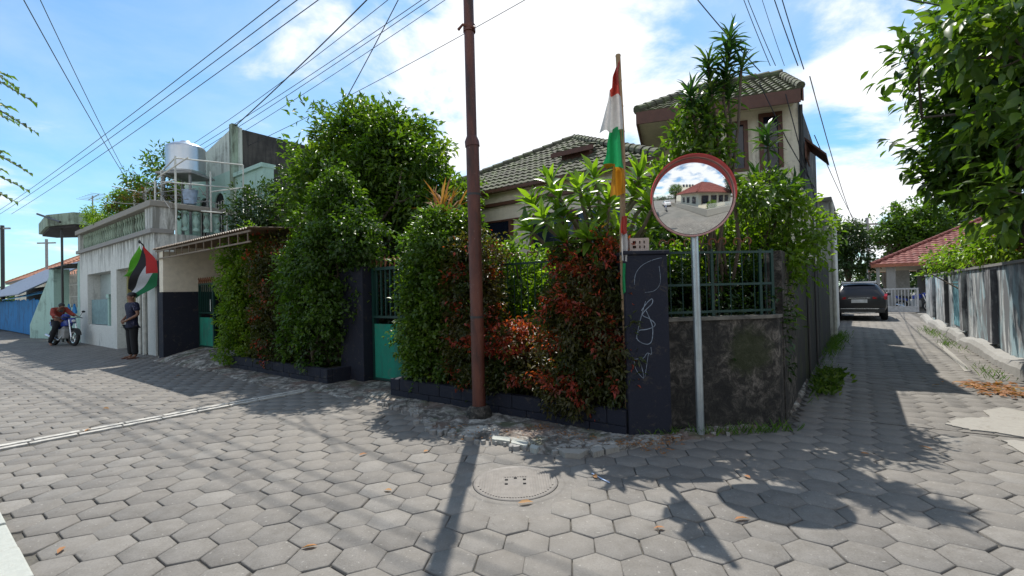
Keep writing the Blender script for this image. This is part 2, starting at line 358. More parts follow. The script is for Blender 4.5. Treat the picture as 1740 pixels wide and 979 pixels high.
    def build(s, name, mat, parent=None, smooth=False, bevel=0, loc=None, **props):
        if parent is not None:
            o0 = Vector((0, 0, 0)); q = parent
            while q: o0 += Vector(q.location); q = q.parent
        elif loc is not None: o0 = Vector(loc)
        else:
            a = np.array(s.v); o0 = Vector(((a[:, 0].min() + a[:, 0].max()) / 2, (a[:, 1].min() + a[:, 1].max()) / 2, a[:, 2].min()))
        me = bpy.data.meshes.new(name); me.from_pydata([(v[0] - o0[0], v[1] - o0[1], v[2] - o0[2]) for v in s.v], [], s.f)
        for mm in (mat if isinstance(mat, (list, tuple)) else [mat]): me.materials.append(mm)
        if any(s.mi): me.polygons.foreach_set('material_index', s.mi)
        if smooth: me.polygons.foreach_set('use_smooth', [True] * len(me.polygons))
        me.update()
        o = bpy.data.objects.new(name, me); COL.objects.link(o); o.parent = parent
        if parent is None: o.location = o0
        if smooth and smooth != 'all': 
            me.set_sharp_from_angle(angle=math.radians(40))
        if bevel:
            b = o.modifiers.new('bevel', 'BEVEL'); b.width = bevel; b.segments = 2; b.limit_method = 'ANGLE'; b.angle_limit = math.radians(50)
        for k, v in props.items(): o[k] = v
        return o
def thing(name, label, cat, loc, group=None):
    o = bpy.data.objects.new(name, None); COL.objects.link(o); o.location = loc; o.empty_display_size = .2
    o['label'] = label; o['category'] = cat
    if group: o['group'] = group
    return o
def tag(o, label, cat, group=None):
    o['label'] = label; o['category'] = cat
    if group: o['group'] = group
    return o
def copy_tree(o, parent=None):
    c = o.copy(); COL.objects.link(c); c.parent = parent
    for ch in [x for x in bpy.data.objects if x.parent == o]: copy_tree(ch, c)
    return c

# leaves
T_DIA = (np.array([(0, 0, 0), (.42, -.5, .14), (.42, .5, .14), (1, 0, -.10)]), [(0, 1, 3), (0, 3, 2)])
T_BIG = (np.array([(0, 0, 0), (.28, -.42, .06), (.3, 0, 0), (.28, .42, .06), (.65, -.42, .02), (.66, 0, -.05), (.65, .42, .02), (1, 0, -.16)]),
         [(0, 1, 2), (0, 2, 3), (1, 4, 5, 2), (2, 5, 6, 3), (4, 7, 5), (5, 7, 6)])
T_STRAP = (np.array([(0, -.3, 0), (0, .3, 0), (.35, -.5, .06), (.35, .5, .06), (.7, -.4, .0), (.7, .4, .0), (1, 0, -.18)]), [(0, 2, 3, 1), (2, 4, 5, 3), (4, 6, 5)])
def leaves(name, pos, dirs, nrm, L, W, mat, tint, parent=None, tpl=T_DIA, **props):
    """one mesh of many leaves; arrays of N"""
    pos = np.asarray(pos, float); N = len(pos)
    d = dirs / np.maximum(np.linalg.norm(dirs, axis=1, keepdims=True), 1e-9)
    n = nrm - d * (nrm * d).sum(1, keepdims=True); n /= np.maximum(np.linalg.norm(n, axis=1, keepdims=True), 1e-9)
    y = np.cross(n, d)
    L = np.broadcast_to(L, N)[:, None, None]; W = np.broadcast_to(W, N)[:, None, None]
    tv, tf = tpl
    V = pos[:, None, :] + d[:, None, :] * tv[None, :, 0:1] * L + y[:, None, :] * tv[None, :, 1:2] * W + n[:, None, :] * tv[None, :, 2:3] * L
    if parent is not None:
        o0 = np.zeros(3); q = parent
        while q: o0 = o0 + np.array(q.location); q = q.parent
    else: o0 = np.array([pos[:, 0].mean(), pos[:, 1].mean(), pos[:, 2].min()])
    V = (V - o0).reshape(-1, 3); k = len(tv)
    me = bpy.data.meshes.new(name); me.vertices.add(len(V)); me.vertices.foreach_set('co', V.astype(np.float32).ravel())
    lens = np.array([len(f) for f in tf]); flat = np.concatenate([np.array(f) for f in tf])
    loops = (flat[None, :] + (np.arange(N) * k)[:, None]).ravel()
    tl = np.tile(lens, N); st = np.concatenate([[0], np.cumsum(tl)[:-1]])
    me.loops.add(len(loops)); me.loops.foreach_set('vertex_index', loops.astype(np.int32))
    me.polygons.add(len(tl)); me.polygons.foreach_set('loop_start', st.astype(np.int32))
    me.update(calc_edges=True)
    a = me.attributes.new('tint', 'FLOAT', 'POINT'); a.data.foreach_set('value', np.repeat(np.broadcast_to(tint, N), k).astype(np.float32))
    me.materials.append(mat)
    o = bpy.data.objects.new(name, me); COL.objects.link(o); o.parent = parent
    if parent is None: o.location = o0
    for kk, v in props.items(): o[kk] = v
    return o
def unit(rng, n):
    v = rng.normal(size=(n, 3)); return v / np.linalg.norm(v, axis=1, keepdims=True)
def cloud(rng, ells, nclump, per, cr, up=.35, out=.8, lump=.14, inner=.25):
    """leaf positions: clumps over the surfaces of several ellipsoids; returns pos, dir, normal, clump id"""
    ells = np.array(ells, float); ar = (ells[:, 3] * ells[:, 4] + ells[:, 3] * ells[:, 5] + ells[:, 4] * ells[:, 5]); ar /= ar.sum()
    e = ells[rng.choice(len(ells), nclump, p=ar)]
    u = unit(rng, nclump)
    rad = 1 - np.abs(rng.normal(size=nclump)) * .10 + rng.normal(size=nclump) * lump * .5
    isin = rng.random(nclump) < inner; rad[isin] = rng.random(isin.sum()) * .5 + .35
    c = e[:, :3] + u * e[:, 3:6] * rad[:, None]
    crs = cr * (.6 + .8 * rng.random(nclump))
    cid = np.repeat(np.arange(nclump), per); N = nclump * per
    v = unit(rng, N) * (rng.random(N) ** .45)[:, None]
    pos = c[cid] + v * crs[cid][:, None]
    dirs = v * .6 + u[cid] * out * .6 + unit(rng, N) * .75; dirs[:, 2] -= .25
    nrm = unit(rng, N) * .6 + u[cid] * .35; nrm[:, 2] += up + .5
    return pos, dirs, nrm, cid
def inside(pos, ells, k=1.06):
    return pos

def limb(mb, rng, a, b, r0, r1, wob=.08, n=5):
    a = Vector(a); b = Vector(b); L = (b - a).length
    pts = [a.lerp(b, i / n) + Vector(rng.normal(size=3)) * wob * L * (0 if i in (0, n) else 1) * .5 for i in range(n + 1)]
    mb.tube(pts, [r0 + (r1 - r0) * i / n for i in range(n + 1)], 7); return pts
def bush(name, label, cat, seed, ells, nclump, per, cr, Ln, Wd, mat, base, tints=(0, 1), group=None, tpl=T_DIA, stem=.03, bark=None, nst=4, tintfn=None, **kw):
    rng = np.random.default_rng(seed)
    root = thing(name, label, cat, base, group)
    pos, d, n, cid = cloud(rng, ells, nclump, per, cr, **kw)
    ok = pos[:, 2] > base[2] + .03; pos, d, n, cid = pos[ok], d[ok], n[ok], cid[ok]
    ct = rng.random(nclump); t = np.clip(ct[cid] * .6 + rng.random(len(pos)) * .4, 0, 1) * (tints[1] - tints[0]) + tints[0]
    if tintfn: t = tintfn(pos, t, rng)
    sz = .65 + .7 * rng.random(len(pos))
    leaves('foliage', pos, d, n, Ln * sz, Wd * sz, mat, t, root, tpl)
    mb = MB(); E = np.array(ells)
    for i in range(nst):
        e = E[rng.integers(len(E))]
        top = e[:3] + (rng.random(3) - .5) * e[3:6] * .9
        b0 = Vector(base) + Vector(((rng.random() - .5) * e[3] * .7, (rng.random() - .5) * e[4] * .5, -.02))
        pts = limb(mb, rng, b0, top, stem, stem * .4)
        for k in range(3):
            q = pts[rng.integers(2, 5)]; limb(mb, rng, q, q + Vector(unit(rng, 1)[0] * e[3:6] * .75), stem * .5, stem * .15, n=3)
    mb.build('stems', bark or BARK, root, smooth=True)
    return root
def tree(name, label, seed, base, trunk_top, tr, ells, nclump, per, cr, Ln, Wd, mat, group=None, tpl=T_DIA, bark=None, nb=9, tints=(0, 1), lean=.05, **kw):
    rng = np.random.default_rng(seed); root = thing(name, label, 'tree', base, group)
    pos, d, n, cid = cloud(rng, ells, nclump, per, cr, **kw)
    ct = rng.random(nclump); t = np.clip(ct[cid] * .6 + rng.random(len(pos)) * .4, 0, 1) * (tints[1] - tints[0]) + tints[0]
    sz = .65 + .7 * rng.random(len(pos))
    leaves('crown', pos, d, n, Ln * sz, Wd * sz, mat, t, root, tpl)
    mb = MB(); pts = limb(mb, rng, base, trunk_top, tr, tr * .65, lean, 7)
    E = np.array(ells)
    for i in range(nb):
        e = E[i % len(E)]; q = pts[rng.integers(4, 8)]
        top = Vector(e[:3] + unit(rng, 1)[0] * e[3:6] * .75)
        p2 = limb(mb, rng, q, top, tr * .5, tr * .12, .1)
        for k in range(3):
            q2 = p2[rng.integers(2, 6)]; limb(mb, rng, q2, q2 + Vector(unit(rng, 1)[0] * e[3:6] * .5), tr * .2, tr * .06, n=3)
    mb.build('trunk', bark or BARK, root, smooth=True)
    return root

# tiled roof plane: origin o, a along the eave, b up the slope (unit vectors), poly in (a, b)
def inpoly(x, y, poly):
    c = False; j = len(poly) - 1
    for i in range(len(poly)):
        xi, yi = poly[i]; xj, yj = poly[j]
        if (yi > y) != (yj > y) and x < (xj - xi) * (y - yi) / (yj - yi) + xi: c = not c
        j = i
    return c
def tiles(mb, o, a, b, poly, tw=.21, th=.27, amp=.028, step=.03, sub=6):
    o = Vector(o); a = a.normalized(); b = b.normalized(); n = a.cross(b)
    if n.z < 0: n = -n
    x0 = min(p[0] for p in poly); x1 = max(p[0] for p in poly); y0 = min(p[1] for p in poly); y1 = max(p[1] for p in poly)
    nx = max(1, int(math.ceil((x1 - x0) / tw))) * sub; ny = int(math.ceil((y1 - y0) / th)); rng = random.Random(3)
    for j in range(ny):
        yb = y0 + j * th - .02; yt = y0 + (j + 1) * th; vs = []; jit = rng.uniform(-.006, .006)
        for yy, hh in ((yb, -.01), (yb, step), (yt, 0.0)):
            for i in range(nx + 1):
                x = x0 + i * tw / sub; ph = i / sub * 2 * math.pi
                h = hh + amp * (.5 + .5 * math.cos(ph)) ** .8 + jit
                vs.append(o + a * x + b * yy + n * h)
        fs = []
        for r in range(2):
            for i in range(nx):
                if inpoly(x0 + (i + .5) * tw / sub, min(max((yb + yt) / 2, y0), y1), poly):
                    q = r * (nx + 1) + i; fs.append((q, q + 1, q + nx + 2, q + nx + 1))
        mb.add(vs, fs)
def slab(mb, o, a, b, poly, th=.05, off=-.03):
    o = Vector(o); a = a.normalized(); b = b.normalized(); n = a.cross(b)
    if n.z < 0: n = -n
    q = [o + a * x + b * y + n * off for x, y in poly]
    mb.hexa([p - n * th for p in q], q)
def ridge(mb, p, q, r=.085, L=.30):
    p = Vector(p); q = Vector(q); n = max(1, int((q - p).length / L)); d = (q - p) / n
    for i in range(n):
        mb.tube([p + d * (i - .06), p + d * (i + 1)], [r * 1.18, r * .92], 10)

# ================================================================== SETTING
def struct(o, **k):
    o['kind'] = 'structure'
    for a, b in k.items(): o[a] = b
    return o
mb = MB(); mb.add([(-500, -300, -.06), (500, -300, -.06), (500, 700, -.06), (-500, 700, -.06)], [(0, 1, 2, 3)])
struct(mb.build('ground', FARG))
mb = MB()
mb.add([B(45, -3.9, -.016), B(-14, -3.9, -.016), B(-14, .9, -.016), B(45, .9, -.016)], [(0, 1, 2, 3)])
struct(mb.build('street_bed', JOINT))
mb = MB(); mb.add([B(-.9, .91, -.014), B(-4.1, .91, -.014), B(-4.1, 30, -.014), B(-.9, 30, -.014)], [(0, 1, 2, 3)])
struct(mb.build('alley_bed', JOINT))
mb = MB(); mb.add([B(1.2, -3.91, -.010), B(-4.6, -3.91, -.010), B(-4.6, -45, -.010), B(1.2, -45, -.010)], [(0, 1, 2, 3)])
mb.add([B(-14.1, -3.9, -.010), B(-60, -3.9, -.010), B(-60, .9, -.010), B(-14.1, .9, -.010)], [(0, 1, 2, 3)])
struct(mb.build('road', FARG))

MC = Vector((-.01, 3.60, 0))                      # manhole centre
def hexes():
    rng = np.random.default_rng(11); W = .262; ang = math.radians(-6.5); ca, sa = math.cos(ang), math.sin(ang)
    R = W / math.sqrt(3); pts = []
    for j in range(-60, 190):
        for i in range(-190, 150):
            x = (i + .5 * (j & 1)) * W; y = j * W * math.sqrt(3) / 2
            X = x * ca - y * sa; Y = x * sa + y * ca
            d = (X - 1.1, Y - 4.58); s = -.8 * d[0] + .6 * d[1]; t = .6 * d[0] + .8 * d[1]
            ok = (-9 < s < 38 and -3.92 < t < .15) or (-3.78 < s < -1.22 and -6.2 < t < 27.5) or (-1.25 < s < -.3 and -1 < t < 1.3)
            if not ok: continue
            if (X - MC.x) ** 2 + (Y - MC.y) ** 2 < .47 ** 2: continue
            if abs(s - 5.27) < .12 and t < -.3: continue
            if Y < .3 and abs(X) > 6: continue
            pts.append((X, Y))
    pts = np.array(pts); N = len(pts); pts = pts + rng.normal(size=pts.shape) * .0035
    th = ang + np.pi / 2 + np.arange(6) * np.pi / 3
    th = th[None, :] + rng.normal(size=(N, 1)) * .012
    def ringv(r, z): return np.stack([pts[:, None, 0] + np.cos(th) * r, pts[:, None, 1] + np.sin(th) * r, np.broadcast_to(z, (N, 6)) * 1.0], -1)
    h = rng.normal(size=(N, 1)) * .0014; tx, ty = rng.normal(size=(2, N, 1)) * .006
    def tilt(v): v[..., 2] += h + (v[..., 0] - pts[:, None, 0]) * tx + (v[..., 1] - pts[:, None, 1]) * ty; return v
    r0 = R * (.972 + rng.random((N, 1)) * .016)
    r0 = r0 * (1 + rng.normal(size=(N, 6)) * .008); A = tilt(ringv(r0 - .006 - .003 * rng.random((N, 6)), 0.0)); Bq = tilt(ringv(r0, -.005)); Cq = ringv(r0, -.04)
    # chipped corners
    V = np.concatenate([A, Bq, Cq], 1).reshape(-1, 3)
    tf = [(0, 1, 2, 3, 4, 5)] + [(6 + i, 6 + (i + 1) % 6, (i + 1) % 6, i) for i in range(6)] + [(12 + i, 12 + (i + 1) % 6, 6 + (i + 1) % 6, 6 + i) for i in range(6)]
    me = bpy.data.meshes.new('paving'); me.vertices.add(len(V)); me.vertices.foreach_set('co', V.astype(np.float32).ravel())
    flat = np.concatenate([np.array(f) for f in tf]); loops = (flat[None] + (np.arange(N) * 18)[:, None]).ravel()
    tl = np.tile([len(f) for f in tf], N); st = np.concatenate([[0], np.cumsum(tl)[:-1]])
    me.loops.add(len(loops)); me.loops.foreach_set('vertex_index', loops.astype(np.int32)); me.polygons.add(len(tl)); me.polygons.foreach_set('loop_start', st.astype(np.int32))
    me.update(calc_edges=True); me.materials.append(PAVER)
    o = bpy.data.objects.new('paving', me); COL.objects.link(o); o['kind'] = 'structure'
hexes()

# broken concrete verge between the pavers and the planters
def verge():
    rng = random.Random(5)
    outp = [(262, 607), (330, 622), (400, 645), (470, 662), (560, 672), (640, 688), (690, 700), (720, 722), (770, 742), (835, 754), (905, 775), (985, 779), (1050, 768), (1130, 753), (1210, 744), (1290, 726), (1335, 708), (1358, 690), (1372, 650), (1392, 600), (1402, 570)]
    inn = [B(13.4, .25), B(12.0, .3), B(10.3, .3), B(8.7, .3), B(6.8, .3), B(4.9, .75), B(4.0, .6), B(3.3, .2), B(2.5, .2), B(1.6, .2), B(.9, .2), B(.5, .15), B(.05, .12), Vector((1.4, 4.75, 0)), Vector((1.9, 4.85, 0)), Vector((2.4, 4.95, 0)), B(-1.1, 1.5), B(-1.1, 2.2), B(-1.1, 4.3), B(-1.08, 7.7), B(-1.05, 10.6)]
    sub = 10; rows = []
    for i in range(len(outp) - 1):
        for k in range(sub):
            f = k / sub; a = PH(*outp[i], 0).lerp(PH(*outp[i + 1], 0), f); b = inn[i].lerp(inn[i + 1], f)
            d = (b - a); a = a + d.normalized() * rng.uniform(-.05, .05); row = []
            for q in range(9):
                g = q / 8; p = a.lerp(b, g); p.z = (-.012 if q == 0 else .008 + .028 * min(1, q / 3) + rng.uniform(-.006, .008)); row.append(p)
            rows.append(row)
    vs = [p for r in rows for p in r]; n = 9
    fs = [(i * n + q, i * n + q + 1, (i + 1) * n + q + 1, (i + 1) * n + q) for i in range(len(rows) - 1) for q in range(n - 1)]
    mb = MB(); mb.add(vs, fs); struct(mb.build('pavement_edge', BROKEN))
verge()
mb = MB()                                        # carport ramp
vs = []; n = 10
for i in range(25):
    for q in range(n):
        s = 9.0 + i * .145; t = -.42 + q * .17; z = .035 + .24 * min(1, max(0, (q) / 6)) ** .8 * (1 if i > 2 else i / 3) * (1 if i < 22 else (24 - i) / 3)
        if q == 0: z = .0
        vs.append(B(s, t, z + random.Random(i * 31 + q).uniform(-.008, .008)))
fs = [(i * n + q, i * n + q + 1, (i + 1) * n + q + 1, (i + 1) * n + q) for i in range(24) for q in range(n - 1)]
mb.add(vs, fs); struct(mb.build('driveway_ramp', BROKEN))
mb = MB(); mb.bb(8.3, 12.9, 1.1, 6, -.05, .26); struct(mb.build('carport_floor', CONC))
mb = MB(); mb.bb(-.0, 8.2, .62, 20, -.05, .02); mb.add([B(-.95, 1.6, .024), B(0, .8, .024), B(0, 20, .024), B(-.95, 20, .024)], [(0, 1, 2, 3)])
struct(mb.build('garden_soil', JOINT))
# concrete drain strips across the street
mb = MB()
rng = random.Random(2)
for k in range(9):
    t0 = -3.85 + k * .39; jj = rng.uniform(-.008, .008)
    mb.bb(5.16 + jj, 5.235 + jj, t0, t0 + .375, -.03, .006); mb.bb(5.29 + jj, 5.375 + jj, t0 + .05, t0 + .42, -.03, .008)
struct(mb.build('drain_strip', MORTAR, bevel=.004))
# far kerb at the lower left, pale block kerb and pavement behind it
mb = MB()
for k in range(80):
    s0 = 1.62 + k * .5
    mb.bb(s0, s0 + .49, -4.28, -3.885, -.05, .045 + random.Random(k).uniform(-.006, .006))
struct(mb.build('kerb', CONC_WHITE, bevel=.01))
mb = MB(); mb.bb(1.3, 45, -16, -4.29, -.05, .03); struct(mb.build('pavement', CONC))
mb = MB()
vs = []; fs = []; rg = random.Random(9); nk = 110
for k in range(nk + 1):
    t0 = 1.2 + k * .178; a = rg.uniform(-.012, .012); h = .18 + .04 * math.sin(k * .31) + rg.uniform(-.012, .012) - (.10 if k % 37 in (20, 21) else 0)
    for s_, z_ in ((-3.72 + a, -.03), (-3.74 + a, h * .6), (-3.79 + a, h), (-3.94, h + .03)): vs.append(B(s_, t0, z_))
for k in range(nk):
    for q in range(3): fs.append((4 * k + q, 4 * k + q + 1, 4 * k + 5 + q, 4 * k + 4 + q))
mb.add(vs, fs)
struct(mb.build('wall_footing', CONC))
# pale concrete patch and crack line in the alley
def sheet(name, pxs, mat, z=.012, jit=.02, seed=1):
    r = random.Random(seed); pts = []
    for i in range(len(pxs)):
        a = PH(*pxs[i], 0); b = PH(*pxs[(i + 1) % len(pxs)], 0)
        for k in range(6): pts.append(a.lerp(b, k / 6) + Vector((r.uniform(-jit, jit), r.uniform(-jit, jit), 0)))
    mb = MB(); mb.prism(pts, -.02, z); return struct(mb.build(name, mat))
sheet('concrete_patch', [(1608, 722), (1622, 713), (1680, 710), (1672, 698), (1705, 694), (1790, 712), (1800, 760), (1740, 744), (1690, 736), (1650, 732)], CONC_PALE, seed=3)
sheet('concrete_patch', [(1700, 748), (1745, 752), (1800, 790), (1742, 775)], CONC_PALE, .010, seed=4)
sheet('white_line', [(1592, 584), (1600, 584), (1652, 632), (1640, 632)], CONC_PALE, .010, .01, seed=6)
mb = MB(); a = PH(1415, 711, 0); b = PH(1770, 749, 0)
mb.tube([a.lerp(b, k / 12) + Vector((0, random.Random(k).uniform(-.01, .01), .001)) for k in range(13)], .006, 5)
struct(mb.build('crack_line', JOINT))
for i, q in enumerate([[(838, 748), (868, 751), (866, 758), (836, 754)], [(872, 753), (898, 758), (895, 766), (868, 760)], [(903, 762), (916, 767), (912, 772), (900, 769)],
                       [(945, 770), (1000, 772), (985, 780), (960, 779)], [(1003, 771), (1020, 767), (1026, 773), (1008, 778)], [(1024, 766), (1046, 763), (1052, 768), (1030, 773)]]):
    sheet('kerb_stone', q, CONC_WHITE if i < 3 else CONC_PALE, .046, .004, seed=i)
# manhole
root = thing('manhole_cover', 'round ribbed manhole cover set in a concrete ring among the hexagonal pavers', 'manhole cover', MC)
mb = MB(); mb.lathe(MC, [(.33, -.03), (.33, .001), (.37, .001), (.385, -.004), (.50, -.006), (.62, -.008)], 48); mb.build('frame_ring', PAVER, root)
mb = MB(); mb.lathe(MC, [(0.001, .004), (.305, .004), (.318, .008), (.325, .004), (.325, -.03)], 48)
r = .29
for k in range(-14, 15):
    x = k * .02; hl = math.sqrt(max(0, r * r - x * x))
    if abs(x) < .09 and True:
        mb.box(MC + Vector((x, hl * .65, .006)), (.006, hl * .33, .003)); mb.box(MC + Vector((x, -hl * .6, .006)), (.006, hl * .38, .003))
    else: mb.box(MC + Vector((x, 0, .006)), (.006, hl, .003))
mb.build('cover_plate', MANH, root)
mb = MB()
for (dx, dy) in ((-.07, .04), (0, .07), (.07, .04), (-.07, -.04), (.07, -.04)): mb.box(MC + Vector((dx, dy, .007)), (.012, .008, .003))
mb.parts('lifting_hole', DARKIN, root)

# ================================================================== OLD HOUSE (left)
S0, S1 = 13.6, 22.1
H = thing('old_house', 'weathered whitewashed two-storey house with roof terrace and tall blackened gable wall', 'house', B(18, 3))
mb = MB(); mb.bb(S0, S1, .42, 8, 0, 3.38)
mb.bb(20.95, S1, 0, .42, 0, 2.55); mb.bb(17.9, 20.95, 0, .42, 0, .72); mb.bb(17.25, 17.9, .0, .42, 0, 2.55); mb.bb(S0, 14.25, .0, .42, 0, 2.55)
mb.bb(S0, S1, 0, .42, 2.55, 3.38)
mb.build('wall', WHITEWASH, H)
mb = MB(); mb.bb(17.9, 20.95, .36, .41, .72, 2.55); f = mb.build('window', plain('milky_glass', (.30, .36, .36), .3, var=.15), H)
mb = MB(); mb.bb(17.95, 20.9, .1, .13, .74, 1.62); mb.build('curtain', plain('teal_sheet', (.16, .26, .27), .6), f)
mb = MB(); mb.bb(18.25, 18.4, .02, .09, .0, 1.65); mb.bb(18.15, 18.5, .0, .1, 1.65, 1.78); mb.build('post', TEAL, H)
mb = MB(); mb.bb(16.4, 17.25, .30, .41, 0, 2.5); mb.build('panel', aged('pale_blue_panel', (.42, .46, .44), (.16, .17, .16), .3), H)
mb = MB(); mb.bb(16.25, 16.4, .05, .3, 0, 2.5); mb.build('frame', plain('mustard_frame', (.20, .17, .05), .7), H)
mb = MB(); mb.bb(14.3, 16.2, .34, .38, 0, 2.5)
for k in range(40): mb.bb(14.3, 16.2, .30, .345, .05 + k * .06, .09 + k * .06)
mb.build('louvre_door', LOUVER, H)
for s in (14.95, 14.75, 14.35):
    mb = MB(); mb.tube([B(s, -.04, .0), B(s, -.04, 2.9)], .045 if s > 14.7 else .06, 8); mb.build('pipe', WHITEM, H, smooth=True)
mb = MB(); mb.bb(S0 - .05, S1 + .05, -.10, .45, 3.38, 3.50); mb.build('slab', CONC, H)
mb = MB(); mb.bb(S0 + .55, S1, .16, .30, 3.50, 4.08); mb.build('parapet', GREENISH, H)
mb = MB(); mb.bb(S0 - .03, S0 + .62, -.04, .5, 3.50, 4.12); mb.bb(S1 - .35, S1 + .02, -.04, .4, 3.5, 4.1); mb.parts('pier', WHITEWASH, H)
mb = MB(); mb.bb(S0 - .08, S1 + .05, -.12, .42, 4.10, 4.27); mb.bb(S0 - .08, S0 + .25, .43, 2.2, 4.10, 4.25); mb.build('coping', DIRTYTOP, H, bevel=.02)
mb = MB(); prof = [(.045, 0), (.045, .05), (.025, .09), (.055, .22), (.03, .38), (.022, .44), (.045, .5), (.045, .57)]
for k in range(33): mb.lathe(B(S0 + .80 + k * .232, .06, 3.505), prof, 10)
mb.build('baluster', GREENISH, H, smooth=True)
mb = MB(); prof2 = [(.09, 0), (.09, .06), (.04, .12), (.10, .28), (.05, .42), (.035, .48), (.09, .53), (.09, .58)]
for k in range(6): mb.lathe(B(S0 + .08, .75 + k * .28, 3.505), prof2, 10)
mb.build('side_baluster', TEAL, H, smooth=True)
# tall gable part
mb = MB(); mb.prism([B(13.9, 2.2), B(19, 2.2), B(19, 2.45), B(13.9, 2.45)], 3.40, [7.0, 6.1, 6.1, 7.0]); mb.build('gable_wall', aged('grey_green_render', (.55, .60, .54), (.20, .21, .18), .32, 1.0), H)
mb = MB(); mb.prism([B(13.88, 2.46), B(14.1, 2.46), B(14.1, 8.0), B(13.88, 8.0)], 3.40, 6.95); mb.build('side_wall', SOOT, H)
mb = MB(); mb.bb(14.1, 19, 2.46, 8, 3.4, 5.4); mb.build('upper_room', WHITEWASH, H)
mb = MB(); mb.bb(13.85, 14.05, 2.12, 2.3, 3.4, 7.06); mb.build('corner_pier', GREENISH, H)
mb = MB(); mb.bb(12.0, 13.89, 2.2, 2.5, 3.40, 5.35); mb.bb(11.98, 13.85, 2.13, 2.55, 5.35, 5.47); mb.bb(14.06, 18.9, 2.13, 2.19, 3.4, 5.6); mb.build('teal_wing', TEAL, H)
mb = MB(); mb.bb(10.4, 13.6, 2.25, 8, 0, 3.40); mb.build('rear_wing', CREAM, H)
def arch(s0, s1, z0, z1, t):
    n = 10; r = (s1 - s0) / 2; pts = [(s0, z0), (s1, z0)] + [(s0 + r + r * math.cos(math.pi * k / n), z1 - r + r * math.sin(math.pi * k / n)) for k in range(n + 1)]
    mb = MB(); mb.hexa([B(s, t, z) for s, z in pts], [B(s, t - .02, z) for s, z in pts]); f = mb.build('arch_shade_panel', DARKIN, H)  # flat near-black panel, its colour stands for the shade inside the arch
    mb = MB(); mb.tube([B(s, t - .03, z) for s, z in [(s0, z0)] + pts[2:][::-1] + [(s1, z0)]], .035, 6); mb.build('arch_moulding', TEAL, f)
    mb = MB()
    for k in range(4): mb.tube([B(s0 + (k + .5) * (s1 - s0) / 4, t - .035, z0), B(s0 + (k + .5) * (s1 - s0) / 4, t - .035, z1 - .3)], .018, 6)
    mb.build('bars', WHITEM, f)
arch(14.35, 15.15, 3.5, 5.0, 2.13); arch(15.5, 16.4, 3.5, 5.0, 2.13); arch(12.6, 13.3, 3.5, 5.0, 2.20)
# pipe frames on the terrace
rack = thing('pipe_frame', 'pale rusting pipe frame and wires standing on the terrace edge of the old house', 'pipe frame', B(13.6, 1.2, 3.5))
mb = MB()
for s, t, z0, z1 in ((13.4, .45, 3.0, 5.55), (13.45, 1.35, 3.5, 5.3), (13.4, 2.0, 3.3, 4.9), (14.7, .5, 4.2, 5.4), (14.2, .2, 3.6, 4.95), (15.4, .3, 4.2, 4.95), (16.5, .3, 4.2, 4.95)):
    mb.tube([B(s, t, z0), B(s, t, z1)], .025, 6)
mb.parts('upright', WHITEM, rack, smooth=True)
mb = MB()
for a, b in (((13.4, .45, 5.5), (12.6, 1.9, 5.45)), ((12.6, 1.9, 5.45), (12.6, 1.9, 3.6)), ((13.45, 1.35, 4.7), (12.3, 1.9, 4.75)), ((12.9, .9, 4.0), (12.5, 1.4, 3.95)), ((12.5, 1.4, 3.95), (12.5, 1.4, 3.2)),
             ((13.4, .45, 4.9), (16.6, .3, 4.9)), ((13.4, .45, 5.5), (14.7, .5, 5.35)), ((14.7, .5, 5.3), (15.6, 1.7, 5.3)), ((13.3, .1, 4.75), (13.3, 2.1, 4.9)), ((14.0, .2, 5.0), (12.9, .6, 5.45))):
    mb.tube([B(*a), B(*b)], .02, 6)
mb.parts('crossbar', WHITEM, rack, smooth=True)
mb = MB(); rng = np.random.default_rng(8)
for k in range(26):
    a = B(13.4 + rng.random() * 2.2, .1 + rng.random() * 1.4, 4.3 + rng.random() * .6); b = a + Vector(rng.normal(size=3) * .35)
    mb.tube([a, a.lerp(b, .5) + Vector(rng.normal(size=3) * .1), b], .012, 5)
mb.build('tangled_rods', GREYM, rack)
tk = thing('water_tank', 'shiny ribbed stainless steel water tank on a stand above the old house terrace', 'water tank', B(14.9, 1.2, 3.5))
c = B(14.9, 1.2, 0); mb = MB(); pr = [(.001, 5.42), (.50, 5.42)]
for k in range(16): pr.append((.52 + .014 * (k % 2), 5.45 + k * .052))
pr += [(.50, 6.28), (.36, 6.36), (.16, 6.42), (.14, 6.46), (.001, 6.47)]
mb.lathe(c, pr, 36); mb.build('tank_body', STEEL, tk, smooth='all')
for dx, dy in ((-.4, -.4), (.4, -.4), (.4, .4), (-.4, .4)):
    mb = MB(); mb.tube([c + Vector((dx, dy, 3.5)), c + Vector((dx, dy, 5.4))], .04, 8); mb.build('stand_leg', GREYM, tk)
mb = MB(); mb.box(c + Vector((0, 0, 5.38)), (.55, .55, .035)); mb.box(c + Vector((0, 0, 4.7)), (.42, .02, .02)); mb.box(c + Vector((0, -.4, 4.7)), (.42, .02, .02)); mb.parts('stand_beam', GREYM, tk)
bk = MB(); bk.lathe(B(14.0, 1.0, 4.35), [(.001, 0), (.16, 0), (.2, .4), (.21, .42), (.19, .42), (.17, .1), (.001, .1)], 16); 
tag(bk.build('bucket', plain('pale_blue_plastic', (.35, .45, .6), .4), smooth=True), 'pale plastic bucket among the pipes under the water tank', 'bucket')
